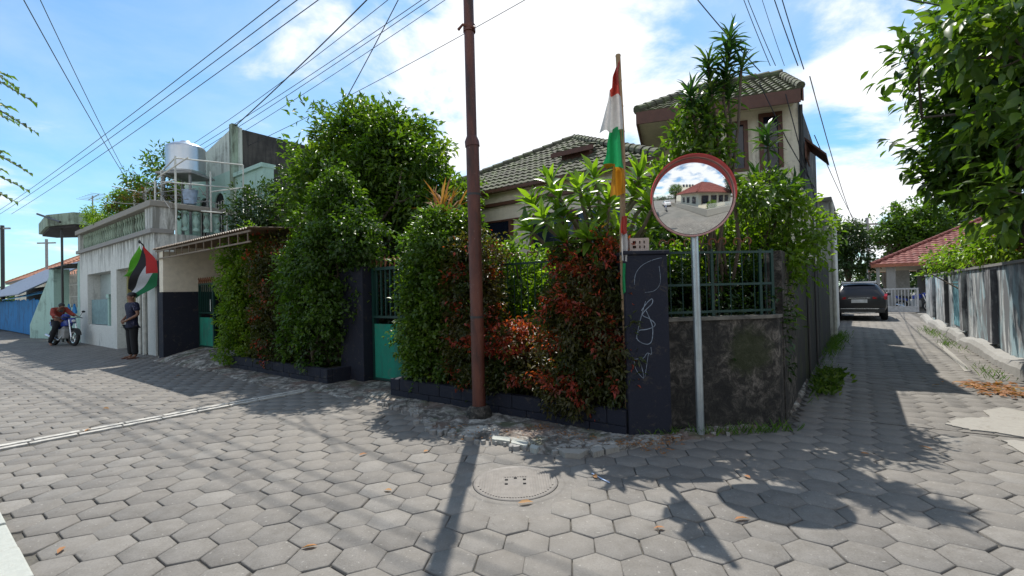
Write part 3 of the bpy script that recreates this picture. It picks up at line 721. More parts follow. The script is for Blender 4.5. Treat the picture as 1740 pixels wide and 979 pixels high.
# concrete canopy reaching over the street, antenna and poles
cn = thing('concrete_canopy', 'pale green concrete canopy slab jutting over the street past the old house', 'canopy', B(23.6, 0, 4.3))
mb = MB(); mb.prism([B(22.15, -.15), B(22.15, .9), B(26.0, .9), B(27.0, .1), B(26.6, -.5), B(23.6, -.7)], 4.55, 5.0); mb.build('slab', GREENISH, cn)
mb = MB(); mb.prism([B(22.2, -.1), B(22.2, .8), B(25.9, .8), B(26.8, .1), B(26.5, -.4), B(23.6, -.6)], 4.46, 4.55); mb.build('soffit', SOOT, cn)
for s, t in ((23.3, -.3), (25.1, .0)):
    mb = MB(); mb.tube([B(s, t, 0 if s > 24 else .0), B(s, t, 4.46)], .035, 8); mb.build('post', DARKM, cn, smooth=True)
mb = MB(); mb.tube([B(22.3, -.5, 4.6), B(24.6, -.8, 5.15)], .04, 8); mb.build('bar', DARKM, cn)
def antenna(name, label, base, hgt, ax, n=7, L=.8, boom=1.2, tilt=0):
    r = thing(name, label, 'antenna', base); mb = MB(); mb.tube([base, base + Vector((0, 0, hgt))], .022, 6); mb.build('mast', GREYM, r)
    top = base + Vector((0, 0, hgt - .08)); ax = Vector(ax).normalized(); ay = Vector((-ax.y, ax.x, 0)).normalized()
    mb = MB(); mb.tube([top - ax * boom * .4, top + ax * boom * .6 + Vector((0, 0, tilt))], .016, 6)
    for k in range(n):
        q = top + (ax * boom + Vector((0, 0, tilt))) * (k / (n - 1) - .4); mb.tube([q - ay * L * (.5 - .03 * k), q + ay * L * (.5 - .03 * k)], .008, 5)
    mb.build('elements', GREYM, r); return r
antenna('television_antenna', 'thin television antenna on the parapet end of the old house', B(21.6, .3, 4.27), 1.35, US * -1 + Vector((0, 0, 0)), 6, .7, 1.6)
antenna('television_antenna', 'tall antenna mast rising behind the concrete canopy', B(29.5, 3, 0), 5.6, Vector((1, .2, 0)), 5, 1.0, .8)
# terrace plants
bush('potted_shrub', 'leafy tree growing in a tub on the old house terrace left of the water tank', 'shrub', 21,
     [(*B(16.6, .9, 5.35), .75, .6, .75), (*B(15.9, 1.0, 6.0), .45, .45, .5), (*B(17.6, .7, 5.0), .6, .5, .5), (*B(16.4, .9, 4.75), .9, .6, .4)], 105, 26, .24, .15, .055, L_GREEN, B(16.6, .9, 3.6), stem=.03, nst=4)
bush('trailing_plant', 'pale green trailing plant spilling over the parapet of the old house', 'plant', 22,
     [(*B(20.6, .3, 4.5), .8, .4, .32), (*B(19.2, .3, 4.6), .7, .4, .4), (*B(18.2, .4, 4.75), .6, .4, .4)], 110, 30, .2, .10, .035, L_BRIGHT, B(19.4, .35, 4.2), stem=.012, nst=5)
bush('dry_creeper', 'brownish creeper heaped on the terrace wall beneath the leafy tub tree', 'creeper', 23,
     [(*B(17.3, .5, 4.6), .9, .4, .35), (*B(15.2, .4, 4.75), .8, .35, .35)], 70, 26, .2, .08, .03, L_RED, B(16.6, .5, 4.2), tints=(.2, .7), stem=.012, nst=4)

# carport beside the old house
K = thing('carport', 'open carport with corrugated tan roof, cream and black side wall beside the old house', 'carport', B(10.6, 2))
mb = MB(); nn = 96
vs = []; fs = []
for i in range(nn + 1):
    s = 7.4 + i * 5.35 / nn; w_ = .018 * math.cos(i * math.pi / 1)
    for (t, z) in ((-.28, 2.84), (2.4, 3.06)): vs.append(B(s, t, z + w_))
for i in range(nn): fs.append((2 * i, 2 * i + 1, 2 * i + 3, 2 * i + 2))
mb.add(vs, fs); o = mb.build('roof', TAN, K); so = o.modifiers.new('s', 'SOLIDIFY'); so.thickness = .012
mb = MB(); mb.bb(7.4, 12.7, -.24, -.21, 2.56, 2.59); mb.bb(7.4, 12.7, -.24, -.21, 2.76, 2.80)
for k in range(13): mb.bb(7.5 + k * .42, 7.52 + k * .42, -.235, -.215, 2.59, 2.76)
mb.build('fascia', TAN, K)
mb = MB(); mb.bb(12.28, 12.55, -.2, .08, 1.72, 2.75); mb.bb(12.28, 12.4, .08, 2.2, 1.72, 2.9); mb.build('upper_wall', CREAM_PANEL, K)
mb = MB(); mb.bb(12.26, 12.58, -.22, .10, 0, 1.72); mb.bb(12.26, 12.42, .10, 2.2, 0, 1.72); mb.build('lower_wall', BLACKSTONE, K)
mb = MB(); mb.bb(8.2, 12.2, 5.0, 5.2, 0, 3.4); mb.bb(8.0, 8.2, 1.1, 5.2, 0, 3.4); mb.bb(8.0, 12.2, 2.4, 5.0, 3.1, 3.2); mb.build('back_wall', plain('brown_back_wall', (.13, .09, .07), .8), K)
mb = MB(); mb.bb(12.95, 13.45, .0, .06, 0, 2.6); tag(mb.build('gap_shade_sheet', DARKIN), 'dark sheet standing in for the shaded gap between the old house and the carport', 'shade sheet')  # near-black sheet painted as the shade of the open gap
def gate(name, label, s0, s1, t, z0, z1, zp, finz):
    r = thing(name, label, 'gate', B((s0 + s1) / 2, t, 0))
    mb = MB()
    for s in (s0, s1 - .05): mb.bb(s, s + .05, t, t + .05, z0, z1)
    mb.bb(s0 + .05, s1 - .05, t, t + .05, z1 - .05, z1); mb.bb(s0 + .05, s1 - .05, t, t + .05, zp + .10, zp + .14); mb.bb(s0 + .05, s1 - .05, t, t + .05, z0, z0 + .04)
    mb.build('frame', GREENM, r)
    mb = MB(); mb.bb(s0 + .05, s1 - .05, t + .01, t + .03, z0 + .04, zp); mb.build('panel', GREENP, r)
    mb = MB(); n = int((s1 - s0) / .115)
    for k in range(1, n): q = s0 + (s1 - s0) * k / n; mb.bb(q - .012, q + .012, t + .012, t + .036, zp + .14, z1 - .05)
    mb.build('bars', GREENM, r)
    mb = MB()
    for k in range(n + 1):
        q = s0 + (s1 - s0) * k / n; mb.tube([B(q, t + .02, z1), B(q - .03, t + .02, z1 + finz * .5), B(q + .03, t + .02, z1 + finz * .8), B(q, t + .02, z1 + finz)], [.014, .022, .018, .004], 6)
    mb.build('finials', RUSTORANGE, r)
    return r
g1 = gate('iron_gate', 'narrow green iron gate with solid lower panel inside the carport', 11.25, 12.2, .55, .27, 1.93, 1.04, .16)
g2 = gate('iron_gate', 'wide green iron gate with solid lower panel between two hedges', 3.55, 4.86, .62, .05, 1.96, 1.0, .18)
mb = MB(); mb.tube([B(11.33, .52, 1.2), B(11.33, .52, 1.5)], .012, 6); mb.build('handle', CHROME, g1)
pw = MB(); pw.bb(4.88, 5.55, .45, .78, 0, 1.98); tag(pw.build('gate_pillar', BLACKSTONE, bevel=.01), 'black painted stone pillar left of the wide green gate', 'gate pillar')
# ================================================================== left background
n2 = thing('front_gatehouse', 'pale teal gateway with white iron grille left of the old house', 'gateway', B(24, .3))
mb = MB(); mb.bb(22.15, 22.5, 0, .4, 0, 3.1); mb.bb(25.6, 26.6, -.2, .3, 0, 3.0); mb.bb(22.5, 25.6, .2, .4, 0, 1.35); mb.prism([B(26.6, -.2), B(28.2, -.6), B(28.2, -.5), B(26.6, .1)], 0, [2.7, .6, .6, 2.7]); mb.build('wall', TEAL, n2)
mb = MB(); mb.bb(22.3, 27, 1.5, 1.7, 0, 2.9); mb.build('rear_wall', CREAM_PANEL, n2)
mb = MB()
for k in range(14): mb.tube([B(22.6 + k * .22, .28, 1.35), B(22.6 + k * .22, .28, 2.75 + .12 * (k % 2))], .016, 6)
for z in (1.8, 2.3, 2.72): mb.tube([B(22.5, .28, z), B(25.6, .28, z)], .016, 6)
mb.build('grille', WHITEM, n2)
mb = MB()
for k in range(3): mb.prism([B(22.7 + k, .14), B(23.3 + k, .14), B(23.3 + k, .19), B(22.7 + k, .19)], 1.1, [1.2, 1.2, 1.2, 1.2]); mb.hexa([B(22.7 + k, .14, 1.2), B(23.3 + k, .14, 1.2), B(23.0 + k, .14, 1.5)], [B(22.7 + k, .19, 1.2), B(23.3 + k, .19, 1.2), B(23.0 + k, .19, 1.5)])
mb.parts('crest', BLUEP, n2)
mb = MB(); mb.prism([B(22.4, -.3), B(25.9, -.3), B(25.9, 1.8), B(22.4, 1.8)], [2.98, 2.98, 3.2, 3.2], [3.03, 3.03, 3.25, 3.25]); mb.build('roof', SOOT, n2)
bf = thing('board_fence', 'bright blue vertical board fence at the far left of the street', 'fence', B(38, -.3))
mb = MB(); rr = random.Random(4)
for k in range(100): mb.bb(28.4 + k * .17, 28.55 + k * .17, -.3, -.27, .05, 1.75 + rr.uniform(-.06, .06))
mb.build('boards', BLUEP, bf); mb = MB(); mb.bb(28.4, 45.4, -.26, -.20, .4, .5); mb.bb(28.4, 45.4, -.26, -.20, 1.4, 1.5); mb.parts('rail', BLUEP, bf)
sh = thing('tin_roof_shed', 'shed with sloping grey-blue tin roof above the blue board fence', 'shed', B(37, 4))
mb = MB(); vs = []; fs = []; nn = 120
for i in range(nn + 1):
    s = 28.6 + i * 16 / nn; wv = .03 * math.cos(i * math.pi)
    for t, z in ((-.9, 2.0), (2.2, 3.95)): vs.append(B(s, t, z + wv))
for i in range(nn): fs.append((2 * i, 2 * i + 1, 2 * i + 3, 2 * i + 2))
mb.add(vs, fs); o = mb.build('roof', TINROOF, sh); so = o.modifiers.new('s', 'SOLIDIFY'); so.thickness = .02
mb = MB(); mb.bb(29, 44, 1.2, 1.4, 0, 2.6); mb.bb(28.9, 29.1, 1.2, 6, 0, 2.6); mb.build('wall', SOOT, sh)
mb = MB(); mb.prism([B(30, -.5), B(37, -.6), B(37, 1), B(30, 1)], [1.9, 1.8, 2.3, 2.3], [1.93, 1.83, 2.33, 2.33]); mb.build('tarpaulin', TARP, sh)
def hiproof(name, label, cat, base, s0, s1, t0, t1, zw, ze, rise, wallm, tilem, over=.5, tw=.25, ridge_r=.09, group=None, fascia=BROWN, fdep=.16):
    r = thing(name, label, cat, base, group)
    mb = MB(); mb.bb(s0, s1, t0, t1, 0, ze + .02); w_ = mb.build('wall', wallm, r)
    a0, a1, b0, b1 = s0 - over, s1 + over, t0 - over, t1 + over
    hw = min(a1 - a0, b1 - b0) / 2
    if a1 - a0 >= b1 - b0: r0, r1 = (a0 + hw, (b0 + b1) / 2), (a1 - hw, (b0 + b1) / 2)
    else: r0, r1 = ((a0 + a1) / 2, b0 + hw), ((a0 + a1) / 2, b1 - hw)
    zr = ze + rise; cs = [(a0, b0), (a1, b0), (a1, b1), (a0, b1)]
    sl = math.hypot(hw, rise); mt = MB(); ms = MB()
    def plane(o, adir, bdir, La, ra, rb):
        slope = (bdir * hw + UZ * rise) / sl; poly = [(0, 0), (La, 0), (rb, sl), (ra, sl)]
        tiles(mt, B(*o, ze), adir, slope, poly, tw=tw, th=.3); slab(ms, B(*o, ze), adir, slope, poly)
    if a1 - a0 >= b1 - b0:
        plane((a0, b0), US, UT, a1 - a0, hw, a1 - a0 - hw); plane((a1, b1), -US, -UT, a1 - a0, hw, a1 - a0 - hw)
        plane((a0, b1), -UT, US, b1 - b0, hw, hw); plane((a1, b0), UT, -US, b1 - b0, hw, hw)
        near = {0: r0, 1: r1, 2: r1, 3: r0}
    else:
        plane((a0, b1), -UT, US, b1 - b0, hw, b1 - b0 - hw); plane((a1, b0), UT, -US, b1 - b0, hw, b1 - b0 - hw)
        plane((a0, b0), US, UT, a1 - a0, hw, hw); plane((a1, b1), -US, -UT, a1 - a0, hw, hw)
        near = {0: r0, 1: r0, 2: r1, 3: r1}
    rf = mt.build('roof', tilem, r); ms.build('roof_deck', BROWN, r)
    mr_ = MB(); ridge(mr_, B(*r0, zr + .03), B(*r1, zr + .03), ridge_r)
    for k, c_ in enumerate(cs): ridge(mr_, B(*c_, ze + .06), B(*near[k], zr + .03), ridge_r)
    mr_.build('ridge_tiles', tilem, rf)
    mb = MB(); mb.bb(a0 - .02, a1 + .02, b0 - .03, b0, ze - fdep, ze + .03); mb.bb(a0 - .02, a1 + .02, b1, b1 + .03, ze - fdep, ze + .03); mb.bb(a0 - .03, a0, b0, b1, ze - fdep, ze + .03); mb.bb(a1, a1 + .03, b0, b1, ze - fdep, ze + .03)
    mb.build('fascia', fascia, r)
    mb = MB(); mb.bb(a0, a1, b0, b1, ze - min(.12, fdep), ze - min(.12, fdep) + .02); mb.build('soffit', CREAM_PANEL, r)
    return r
hiproof('tiled_house', 'long low house with terracotta tiled roof behind the tin shed', 'house', B(53, 5), 46.5, 60, 2.4, 10, 0, 3.6, 2.4, CREAM, TILE_TERRA, tw=.35)
hiproof('tiled_house', 'small terracotta tiled house just beyond the concrete canopy', 'house', B(39, 4), 37, 40.5, 3.4, 6.5, 0, 4.1, 1.2, CREAM, TILE_TERRA, tw=.35)
# ================================================================== BUNGALOW
bg_ = hiproof('bungalow', 'single-storey house with mossy hipped tile roof rising behind the frangipani', 'house', B(4.6, 7), 1.07, 7.83, 3.82, 10.53, 0, 3.74, 2.02, CREAM_PANEL, TILE_MOSS, over=.22, tw=.17, fdep=.05)
mb = MB(); mb.bb(1.02, 7.88, 3.740, 3.815, 3.42, 3.49); mb.bb(1.03, 7.87, 3.760, 3.815, 3.06, 3.10); mb.build('moulding', BROWN, bg_)
mb = MB(); mb.bb(1.6, 3.6, 3.770, 3.810, .6, 3.05); mb.bb(4.2, 7.2, 3.770, 3.810, .3, 3.05); f = mb.build('window', GLASSD, bg_)
mb = MB()
for s in (1.55, 2.55, 3.6, 4.15, 5.2, 6.2, 7.2): mb.bb(s, s + .07, 3.720, 3.810, .3, 3.05)
mb.build('frame', BROWN, f)
# dormer vent in the front slope
dm = MB(); o = B(4.05, 4.95, 4.35)
dm.prism([B(2.75, 4.75), B(3.45, 4.75), B(3.45, 5.6), B(2.75, 5.6)], 4.2, 4.55); d_ = dm.build('dormer', BROWN, bg_)
mb = MB(); tiles(mb, B(2.6, 4.6, 4.57), US, (UT * 1 + UZ * .4), [(0, 0), (1.0, 0), (.7, .9), (.3, .9)], tw=.2, th=.28); mb.build('dormer_roof', TILE_MOSS, d_)
mb = MB(); mb.bb(2.58, 3.62, 4.56, 4.60, 4.48, 4.58); mb.build('dormer_fascia', BROWN, d_)

# ================================================================== TWO-STOREY HOUSE (right)
T = thing('two_storey_house', 'cream two-storey house with brown framed windows and mossy tiled roof along the alley', 'house', B(0, 9))
ER = B(-.98, 6.68); EL = B(2.03, 5.72); ev = (EL - ER).normalized(); en = Vector((-ev.y, ev.x, 0))
if en.y < 0: en = -en
WL = (EL - ER).length; ZE = 5.45
WR = B(-.90, 7.22); WRl = WR + ev * 2.45
backR, backL = B(-.90, 12.0), WRl + UT * 4.6
mb = MB(); mb.prism([WR, WRl, backL, backR], 0, ZE + .05); mb.build('wall', CREAM, T)
mb = MB(); mb.prism([WR + UT * .02 + US * -.012, WR + UT * .02, backR + UT * -.01, backR + US * -.012], 0, ZE); mb.build('side_wall', STAINED, T)
# roof: front slope, hip on the left, gable on the alley side
sl_run, rise = 1.75, 1.02; sln = math.hypot(sl_run, rise)
slope = (en * sl_run + UZ * rise) / sln
mt = MB(); ms = MB(); e0 = Vector((ER.x, ER.y, ZE))
poly = [(-.04, 0), (WL, 0), (WL - 1.5, sln), (-.04, sln)]
tiles(mt, e0, ev, slope, poly, tw=.17, th=.24, amp=.03, step=.035); slab(ms, e0, ev, slope, poly)
slopeb = (-en * sl_run + UZ * rise) / sln
e1 = e0 + en * 2 * sl_run; polyb = [(-WL, 0), (.04, 0), (.04, sln), (-(WL - 1.5), sln)]
tiles(mt, e1, -ev, slopeb, [(-x, y) for x, y in polyb][::-1] and [(-.04 - 0, 0), (WL, 0), (WL - 1.5, sln), (-.04, sln)] if False else [(-.04, 0), (WL, 0), (WL - 1.5, sln), (-.04, sln)], tw=.17, th=.24) if False else None
tiles(mt, e1 + ev * WL, -ev, slopeb, [(0, 0), (WL + .04, 0), (WL + .04, sln), (1.5, sln)], tw=.17, th=.24); slab(ms, e1 + ev * WL, -ev, slopeb, [(0, 0), (WL + .04, 0), (WL + .04, sln), (1.5, sln)])
hs = math.hypot(1.5, rise); slh = (-ev * 1.5 + UZ * rise) / hs
tiles(mt, e0 + ev * WL, en, slh, [(0, 0), (2 * sl_run, 0), (sl_run, hs)], tw=.17, th=.24); slab(ms, e0 + ev * WL, en, slh, [(0, 0), (2 * sl_run, 0), (sl_run, hs)])
rf = mt.build('roof', TILE_MOSS, T); ms.build('roof_deck', BROWN, T)
rr0 = e0 + en * sl_run + UZ * (rise + .04) - ev * .05; rr1 = rr0 + ev * (WL - 1.5)
mb = MB(); ridge(mb, rr0, rr1, .10, .26); ridge(mb, e0 + ev * WL + UZ * .06, rr1, .09, .26); ridge(mb, e1 + ev * WL + UZ * .06, rr1, .09, .26)
ridge(mb, e0 + UZ * .07 - ev * .03, rr0, .07, .26); ridge(mb, e1 + UZ * .07 - ev * .03, rr0, .07, .26); mb.build('ridge_tiles', TILE_MOSS, rf)
mb = MB()
def board(mb, a, b, th, z0, z1, n): mb.hexa([a + UZ * z0, b + UZ * z0, b + n * th + UZ * z0, a + n * th + UZ * z0], [a + UZ * z1, b + UZ * z1, b + n * th + UZ * z1, a + n * th + UZ * z1])
board(mb, e0 - ev * .02, e0 + ev * (WL + .02), .035, -.27, .0, -en); board(mb, e0 + ev * WL, e1 + ev * WL, .035, -.27, .0, ev)
board(mb, e1 - ev * .02, e1 + ev * (WL + .02), .035, -.27, .0, en)
g0 = e0 - ev * .05; g1_ = e1 - ev * .05; pk = e0 + en * sl_run + UZ * rise - ev * .05
mb.hexa([g0 + UZ * -.25, g0 + UZ * .0, pk + UZ * .0, pk + UZ * -.25], [p - ev * .03 for p in (g0 + UZ * -.25, g0, pk, pk + UZ * -.25)])
mb.hexa([g1_ + UZ * -.25, g1_, pk, pk + UZ * -.25], [p - ev * .03 for p in (g1_ + UZ * -.25, g1_, pk, pk + UZ * -.25)])
mb.build('fascia', BROWN, T)
mb = MB(); mb.prism([e0 + ev * .01, e0 + ev * WL, e1 + ev * WL, e1 + ev * .01], ZE - .14, ZE - .10); mb.prism([e0 + ev * .1, e0 + ev * .1 + en * .02, WR + UZ * 0 + ev * .1], ZE - .10, ZE - .09); mb.build('soffit', CREAM_PANEL, T)
mb = MB(); q = [WR + ev * .05, WR + ev * .05 + en * 2.2]; mb.hexa([WR + ev * .02 + UZ * ZE, WR + ev * .02 + en * 2.3 + UZ * ZE, WR + ev * .02 + en * 1.1 + UZ * (ZE + .85)], [WR + ev * .1 + UZ * ZE, WR + ev * .1 + en * 2.3 + UZ * ZE, WR + ev * .1 + en * 1.1 + UZ * (ZE + .85)]); mb.build('gable', STAINED, T)
wn_ = -Vector((-ev.y, ev.x, 0)) if Vector((-ev.y, ev.x, 0)).y > 0 else Vector((-ev.y, ev.x, 0))
wn_.z = 0; wdir = ev
def window(a0, a1, z0, z1, sill=True):
    def rect(x0, x1, y0, y1, d0, d1):
        m_ = []
        for d in (d0, d1): m_.append([WR + wdir * x0 + wn_ * d + UZ * y0, WR + wdir * x1 + wn_ * d + UZ * y0, WR + wdir * x1 + wn_ * d + UZ * y1, WR + wdir * x0 + wn_ * d + UZ * y1])
        return m_
    mb = MB(); mb.hexa(*rect(a0 + .06, a1 - .06, z0 + .06, z1 - .06, .004, .012)); f = mb.build('window', GLASSD, T)
    mb = MB(); fw = .085
    for (x0, x1, y0, y1) in ((a0, a0 + fw, z0, z1), (a1 - fw, a1, z0, z1), (a0 + fw, a1 - fw, z0, z0 + fw), (a0 + fw, a1 - fw, z1 - fw, z1)): mb.hexa(*rect(x0, x1, y0, y1, .0, .06))
    mb.build('frame', BROWN, f)
    mb = MB(); mb.hexa(*rect(a0 + fw + .03, a1 - fw - .03, z0 + fw, z0 + fw + .9, .014, .018)); 
    if sill: mb = MB(); mb.hexa(*rect(a0 - .12, a1 + .1, z0 - .14, z0 - .02, 0, .13)); mb.build('sill', CREAM_PANEL, f, bevel=.008)
def apx(px):     # distance along the wall from WR that shows at this pixel column
    d = Vector(ray(px, 250)); A = WR; # solve A + ev*a on ray
    r_ = d.x / d.y; return (A.x - r_ * A.y) / (r_ * ev.y - ev.x)
window(apx(1330), apx(1290), 3.72, 5.22, False); window(apx(1271), apx(1235), 4.0, 5.12); window(apx(1205), apx(1178), 4.0, 5.08, False)
mb = MB(); mb.tube([WR - ev * .05 + UZ * .3 + wn_ * .03, WR - ev * .05 + wn_ * .03 + UZ * 5.3], .035, 8); mb.build('downpipe', DARKM, T, smooth=True)
mb = MB(); a = B(-1.02, 8.0); mb.hexa([B(-.95, 7.9, 4.75), B(-.95, 9.0, 4.75), B(-1.35, 9.0, 4.30), B(-1.35, 7.9, 4.30)], [B(-.95, 7.9, 4.80), B(-.95, 9.0, 4.80), B(-1.35, 9.0, 4.35), B(-1.35, 7.9, 4.35)]); mb.build('awning', BROWN, T)
mb = MB()
for k in range(4): mb.bb(-.98, -.95, 7.95 + k * .26, 8.18 + k * .26, 4.35, 4.72)
mb.build('shutter', plain('shutter_brown', (.22, .11, .08), .7), T)

# alley wall
aw = thing('alley_wall', 'tall mould-stained wall lining the left side of the alley up to the two-storey house', 'wall', B(-1.05, 4))
mb = MB(); mb.bb(-1.16, -.98, 2.72, 7.1, -.05, 1.9); mb.bb(-1.16, -.99, 7.21, 11.4, -.05, 2.1)
mb.build('wall', aged('dark_alley_wall', (.13, .115, .09), (.022, .021, .019), .72, 1.4, algae=(.05, .06, .015), bump=.8), aw)
mb = MB(); mb.bb(-1.16, -.98, 2.72, 7.1, 1.9, 3.0); mb.build('upper_section', CREAM, aw)
mb = MB(); mb.bb(-1.18, -1.01, 1.52, 2.70, -.05, 1.86); mb.build('low_section', DIRTYWALL, aw)
mb = MB(); mb.bb(-1.17, -.97, 2.71, 7.12, 3.0, 3.03); mb.build('coping', CREAM, aw)
for t in (4.4, 6.0):
    mb = MB(); mb.tube([B(-1.19, t, 0), B(-1.19, t, 2.9)], .018, 6); mb.build('pipe', DARKM, aw)
ab = thing('grey_annex', 'pale grey block building beyond the two-storey house on the alley', 'building', B(1, 14))
mb = MB(); mb.bb(-1.2, 3, 12.05, 17, -.05, 3.95); mb.build('wall', WHITEWASH, ab); mb = MB(); mb.bb(-1.26, 3.05, 12.0, 17.05, 3.95, 4.05); mb.build('parapet', CONC, ab)
mb = MB(); mb.tube([B(-1.25, 12.1, 0), B(-1.25, 12.1, 3.9)], .05, 8); mb.build('downpipe', WHITEM, ab, smooth=True)

# corner low wall with green fence
C0, C1, C2 = Vector((1.56, 4.74, 0)), Vector((2.66, 4.90, 0)), B(-1.17, 1.50)
lw = thing('corner_wall', 'low mouldy black-stained wall with mossy patch bending round the street corner', 'wall', C1)
def strip(mb, pts, th, z0, z1):
    L = []; R_ = []
    for i, p in enumerate(pts):
        d = (pts[min(i + 1, len(pts) - 1)] - pts[max(i - 1, 0)]).normalized(); n = Vector((-d.y, d.x, 0)); L.append(p); R_.append(p + n * th)
    for i in range(len(pts) - 1): mb.prism([L[i], L[i + 1], R_[i + 1], R_[i]], z0, z1)
Cm = C1.lerp(C2, .35) + Vector((.05, -.03, 0)); line = [C0, C1, Cm, C2]
mb = MB(); strip(mb, line, .16, -.05, 1.13); mb.build('wall', DIRTYWALL, lw)
l2 = [p + Vector((0, -.02, 0)) for p in line]
mb = MB(); strip(mb, l2, .20, 1.131, 1.165); mb.build('coping', plain('dark_coping', (.13, .12, .10), .9, var=.5), lw)
def railing(name, label, pts, z0, z1, sp=.10, mid=None, off=Vector((0, .08, 0)), scrolls=None):
    r = thing(name, label, 'railing', pts[0] + off)
    mb = MB(); mr1 = MB(); ps = MB()
    for i in range(len(pts) - 1):
        a, b = pts[i] + off, pts[i + 1] + off; n = max(1, int((b - a).length / sp))
        for k in range(n):
            q = a.lerp(b, (k + .5) / n); mb.tube([q + UZ * z0, q + UZ * (z1 - .03)], .006, 6)
        for z in [z0 + .05, z1 - .03] + (mid or []): mr1.box((a + b) / 2 + UZ * z, ((b - a).length / 2, .012, .012), Matrix.Rotation(math.atan2((b - a).y, (b - a).x), 3, 'Z'))
        for p in (a, b) if i == 0 else (b,): ps.tube([p + UZ * z0, p + UZ * z1], .02, 4)
    mb.build('bars', GREENM, r); mr1.build('rails', GREENM, r); ps.parts('post', GREENM, r)
    if scrolls:
        mb = MB()
        for q, s_ in scrolls:
            for sg in (-1, 1):
                pth = []
                for k in range(15):
                    th = k / 14 * 4.6; rr_ = .06 * (1 - k / 20); pth.append(q + US * -1 * sg * (.07 - rr_ * math.cos(th)) * .8 + UZ * (.06 + rr_ * math.sin(th) * 1.0 + .02) + UT * .0)
                mb.tube(pth, .007, 5)
        mb.build('scrollwork', RUSTORANGE, r)
    return r
railing('corner_railing', 'thin green iron railing on the mouldy corner wall', [C0 + Vector((.02, 0, 0)), C0.lerp(C1, .5), C1, Cm + Vector((0, .0, 0))], 1.166, 1.87, .115, [1.5], scrolls=[(C0 + Vector((.06 + k * .26, .08, 1.85)), 1) for k in range(4)])
railing('front_railing', 'tall green iron railing behind the low red-tipped hedge', [B(3.5, .62), B(2.4, .62), B(1.2, .62), B(.1, .62)], .7, 1.88, .10, [1.1], off=Vector((0, 0, 0)), scrolls=[(B(3.3 - k * .3, .62, 1.87), 1) for k in range(11)])
mb = MB(); mb.bb(.0, 3.5, .55, .72, -.05, .70); tag(mb.build('railing_plinth', BLACKSTONE, bevel=.01), 'black painted plinth wall under the tall green railing', 'wall')
# pillar with graffiti and vent block
PX0, PX1, PY = 1.118, 1.545, 4.60
pl = thing('corner_pillar', 'black painted stone pillar with chalky graffiti scribble on its front', 'pillar', ((PX0 + PX1) / 2, PY + .2, 0))
mb = MB(); mb.prism([(PX0, PY), (PX1, PY), (PX1, PY + .42), (PX0, PY + .42)], -.05, 1.81); mb.build('shaft', BLACKSTONE, pl, bevel=.012)
mb = MB(); mb.prism([(PX0 - .02, PY - .02), (PX1 + .02, PY - .02), (PX1 + .02, PY + .44), (PX0 - .02, PY + .44)], 1.811, 1.85); mb.build('cap', BLACKSTONE, pl, bevel=.01)
mb = MB()
def scrib(px, r=.0035):
    p = [P(x, y, PY - .002) for x, y in px]; q = []
    for i in range(len(p) - 1):
        a = p[max(i - 1, 0)]; b = p[i]; c = p[i + 1]; d = p[min(i + 2, len(p) - 1)]
        for k in range(4):
            t = k / 4; q.append(.5 * ((2 * b) + (c - a) * t + (2 * a - 5 * b + 4 * c - d) * t * t + (-a + 3 * b - 3 * c + d) * t ** 3))
    q.append(p[-1]); n0 = len(mb.v); mb.tube(q, r, 5)
    for i in range(n0, len(mb.v)): v = mb.v[i]; mb.v[i] = (v[0], PY - .002 + (v[1] - PY + .002) * .3, v[2])
scrib([(1090, 528), (1100, 514), (1108, 508), (1108, 516), (1096, 528), (1092, 536), (1104, 542), (1113, 550), (1110, 556), (1098, 560), (1086, 562), (1082, 572), (1086, 580), (1098, 585), (1106, 582), (1109, 570), (1108, 552), (1098, 528)], .0042)
scrib([(1097, 512), (1089, 540), (1083, 566), (1081, 576)], .003)
scrib([(1078, 484), (1080, 466), (1090, 452), (1106, 443), (1124, 438)], .0025); scrib([(1120, 452), (1122, 480), (1112, 494), (1096, 497)], .002)
scrib([(1085, 610), (1078, 612), (1080, 626), (1088, 638), (1094, 642), (1090, 622), (1086, 612), (1094, 608), (1100, 600), (1107, 602), (1106, 590)], .003)
scrib([(1102, 600), (1096, 640)], .0025)
mb.build('graffiti', GRAFF, pl)
vb = MB(); vx, vz = 1.30, 1.852
def vbox(x0, x1, z0, z1, y0=PY + .10, y1=PY + .24): vb.prism([(x0, y0), (x1, y0), (x1, y1), (x0, y1)], z0, z1)
hw_, hh_ = .098, .135
vbox(vx - hw_, vx + hw_, vz, vz + .03); vbox(vx - hw_, vx + hw_, vz + .058, vz + .078); vbox(vx - hw_, vx + hw_, vz + .106, vz + hh_)
for x in (vx - hw_, vx - .032, vx + .012, vx + .056):
    for z in (vz + .03, vz + .078): vbox(x, x + (.03 if x != vx + .056 else .042), z, z + .028)
vbox(vx - hw_ + .002, vx + hw_ - .002, vz + .001, vz + hh_ - .002, PY + .2, PY + .238)
tag(vb.build('vent_block', PINKBLOCK), 'small pale vent block with square holes resting on the graffitied pillar', 'vent block')

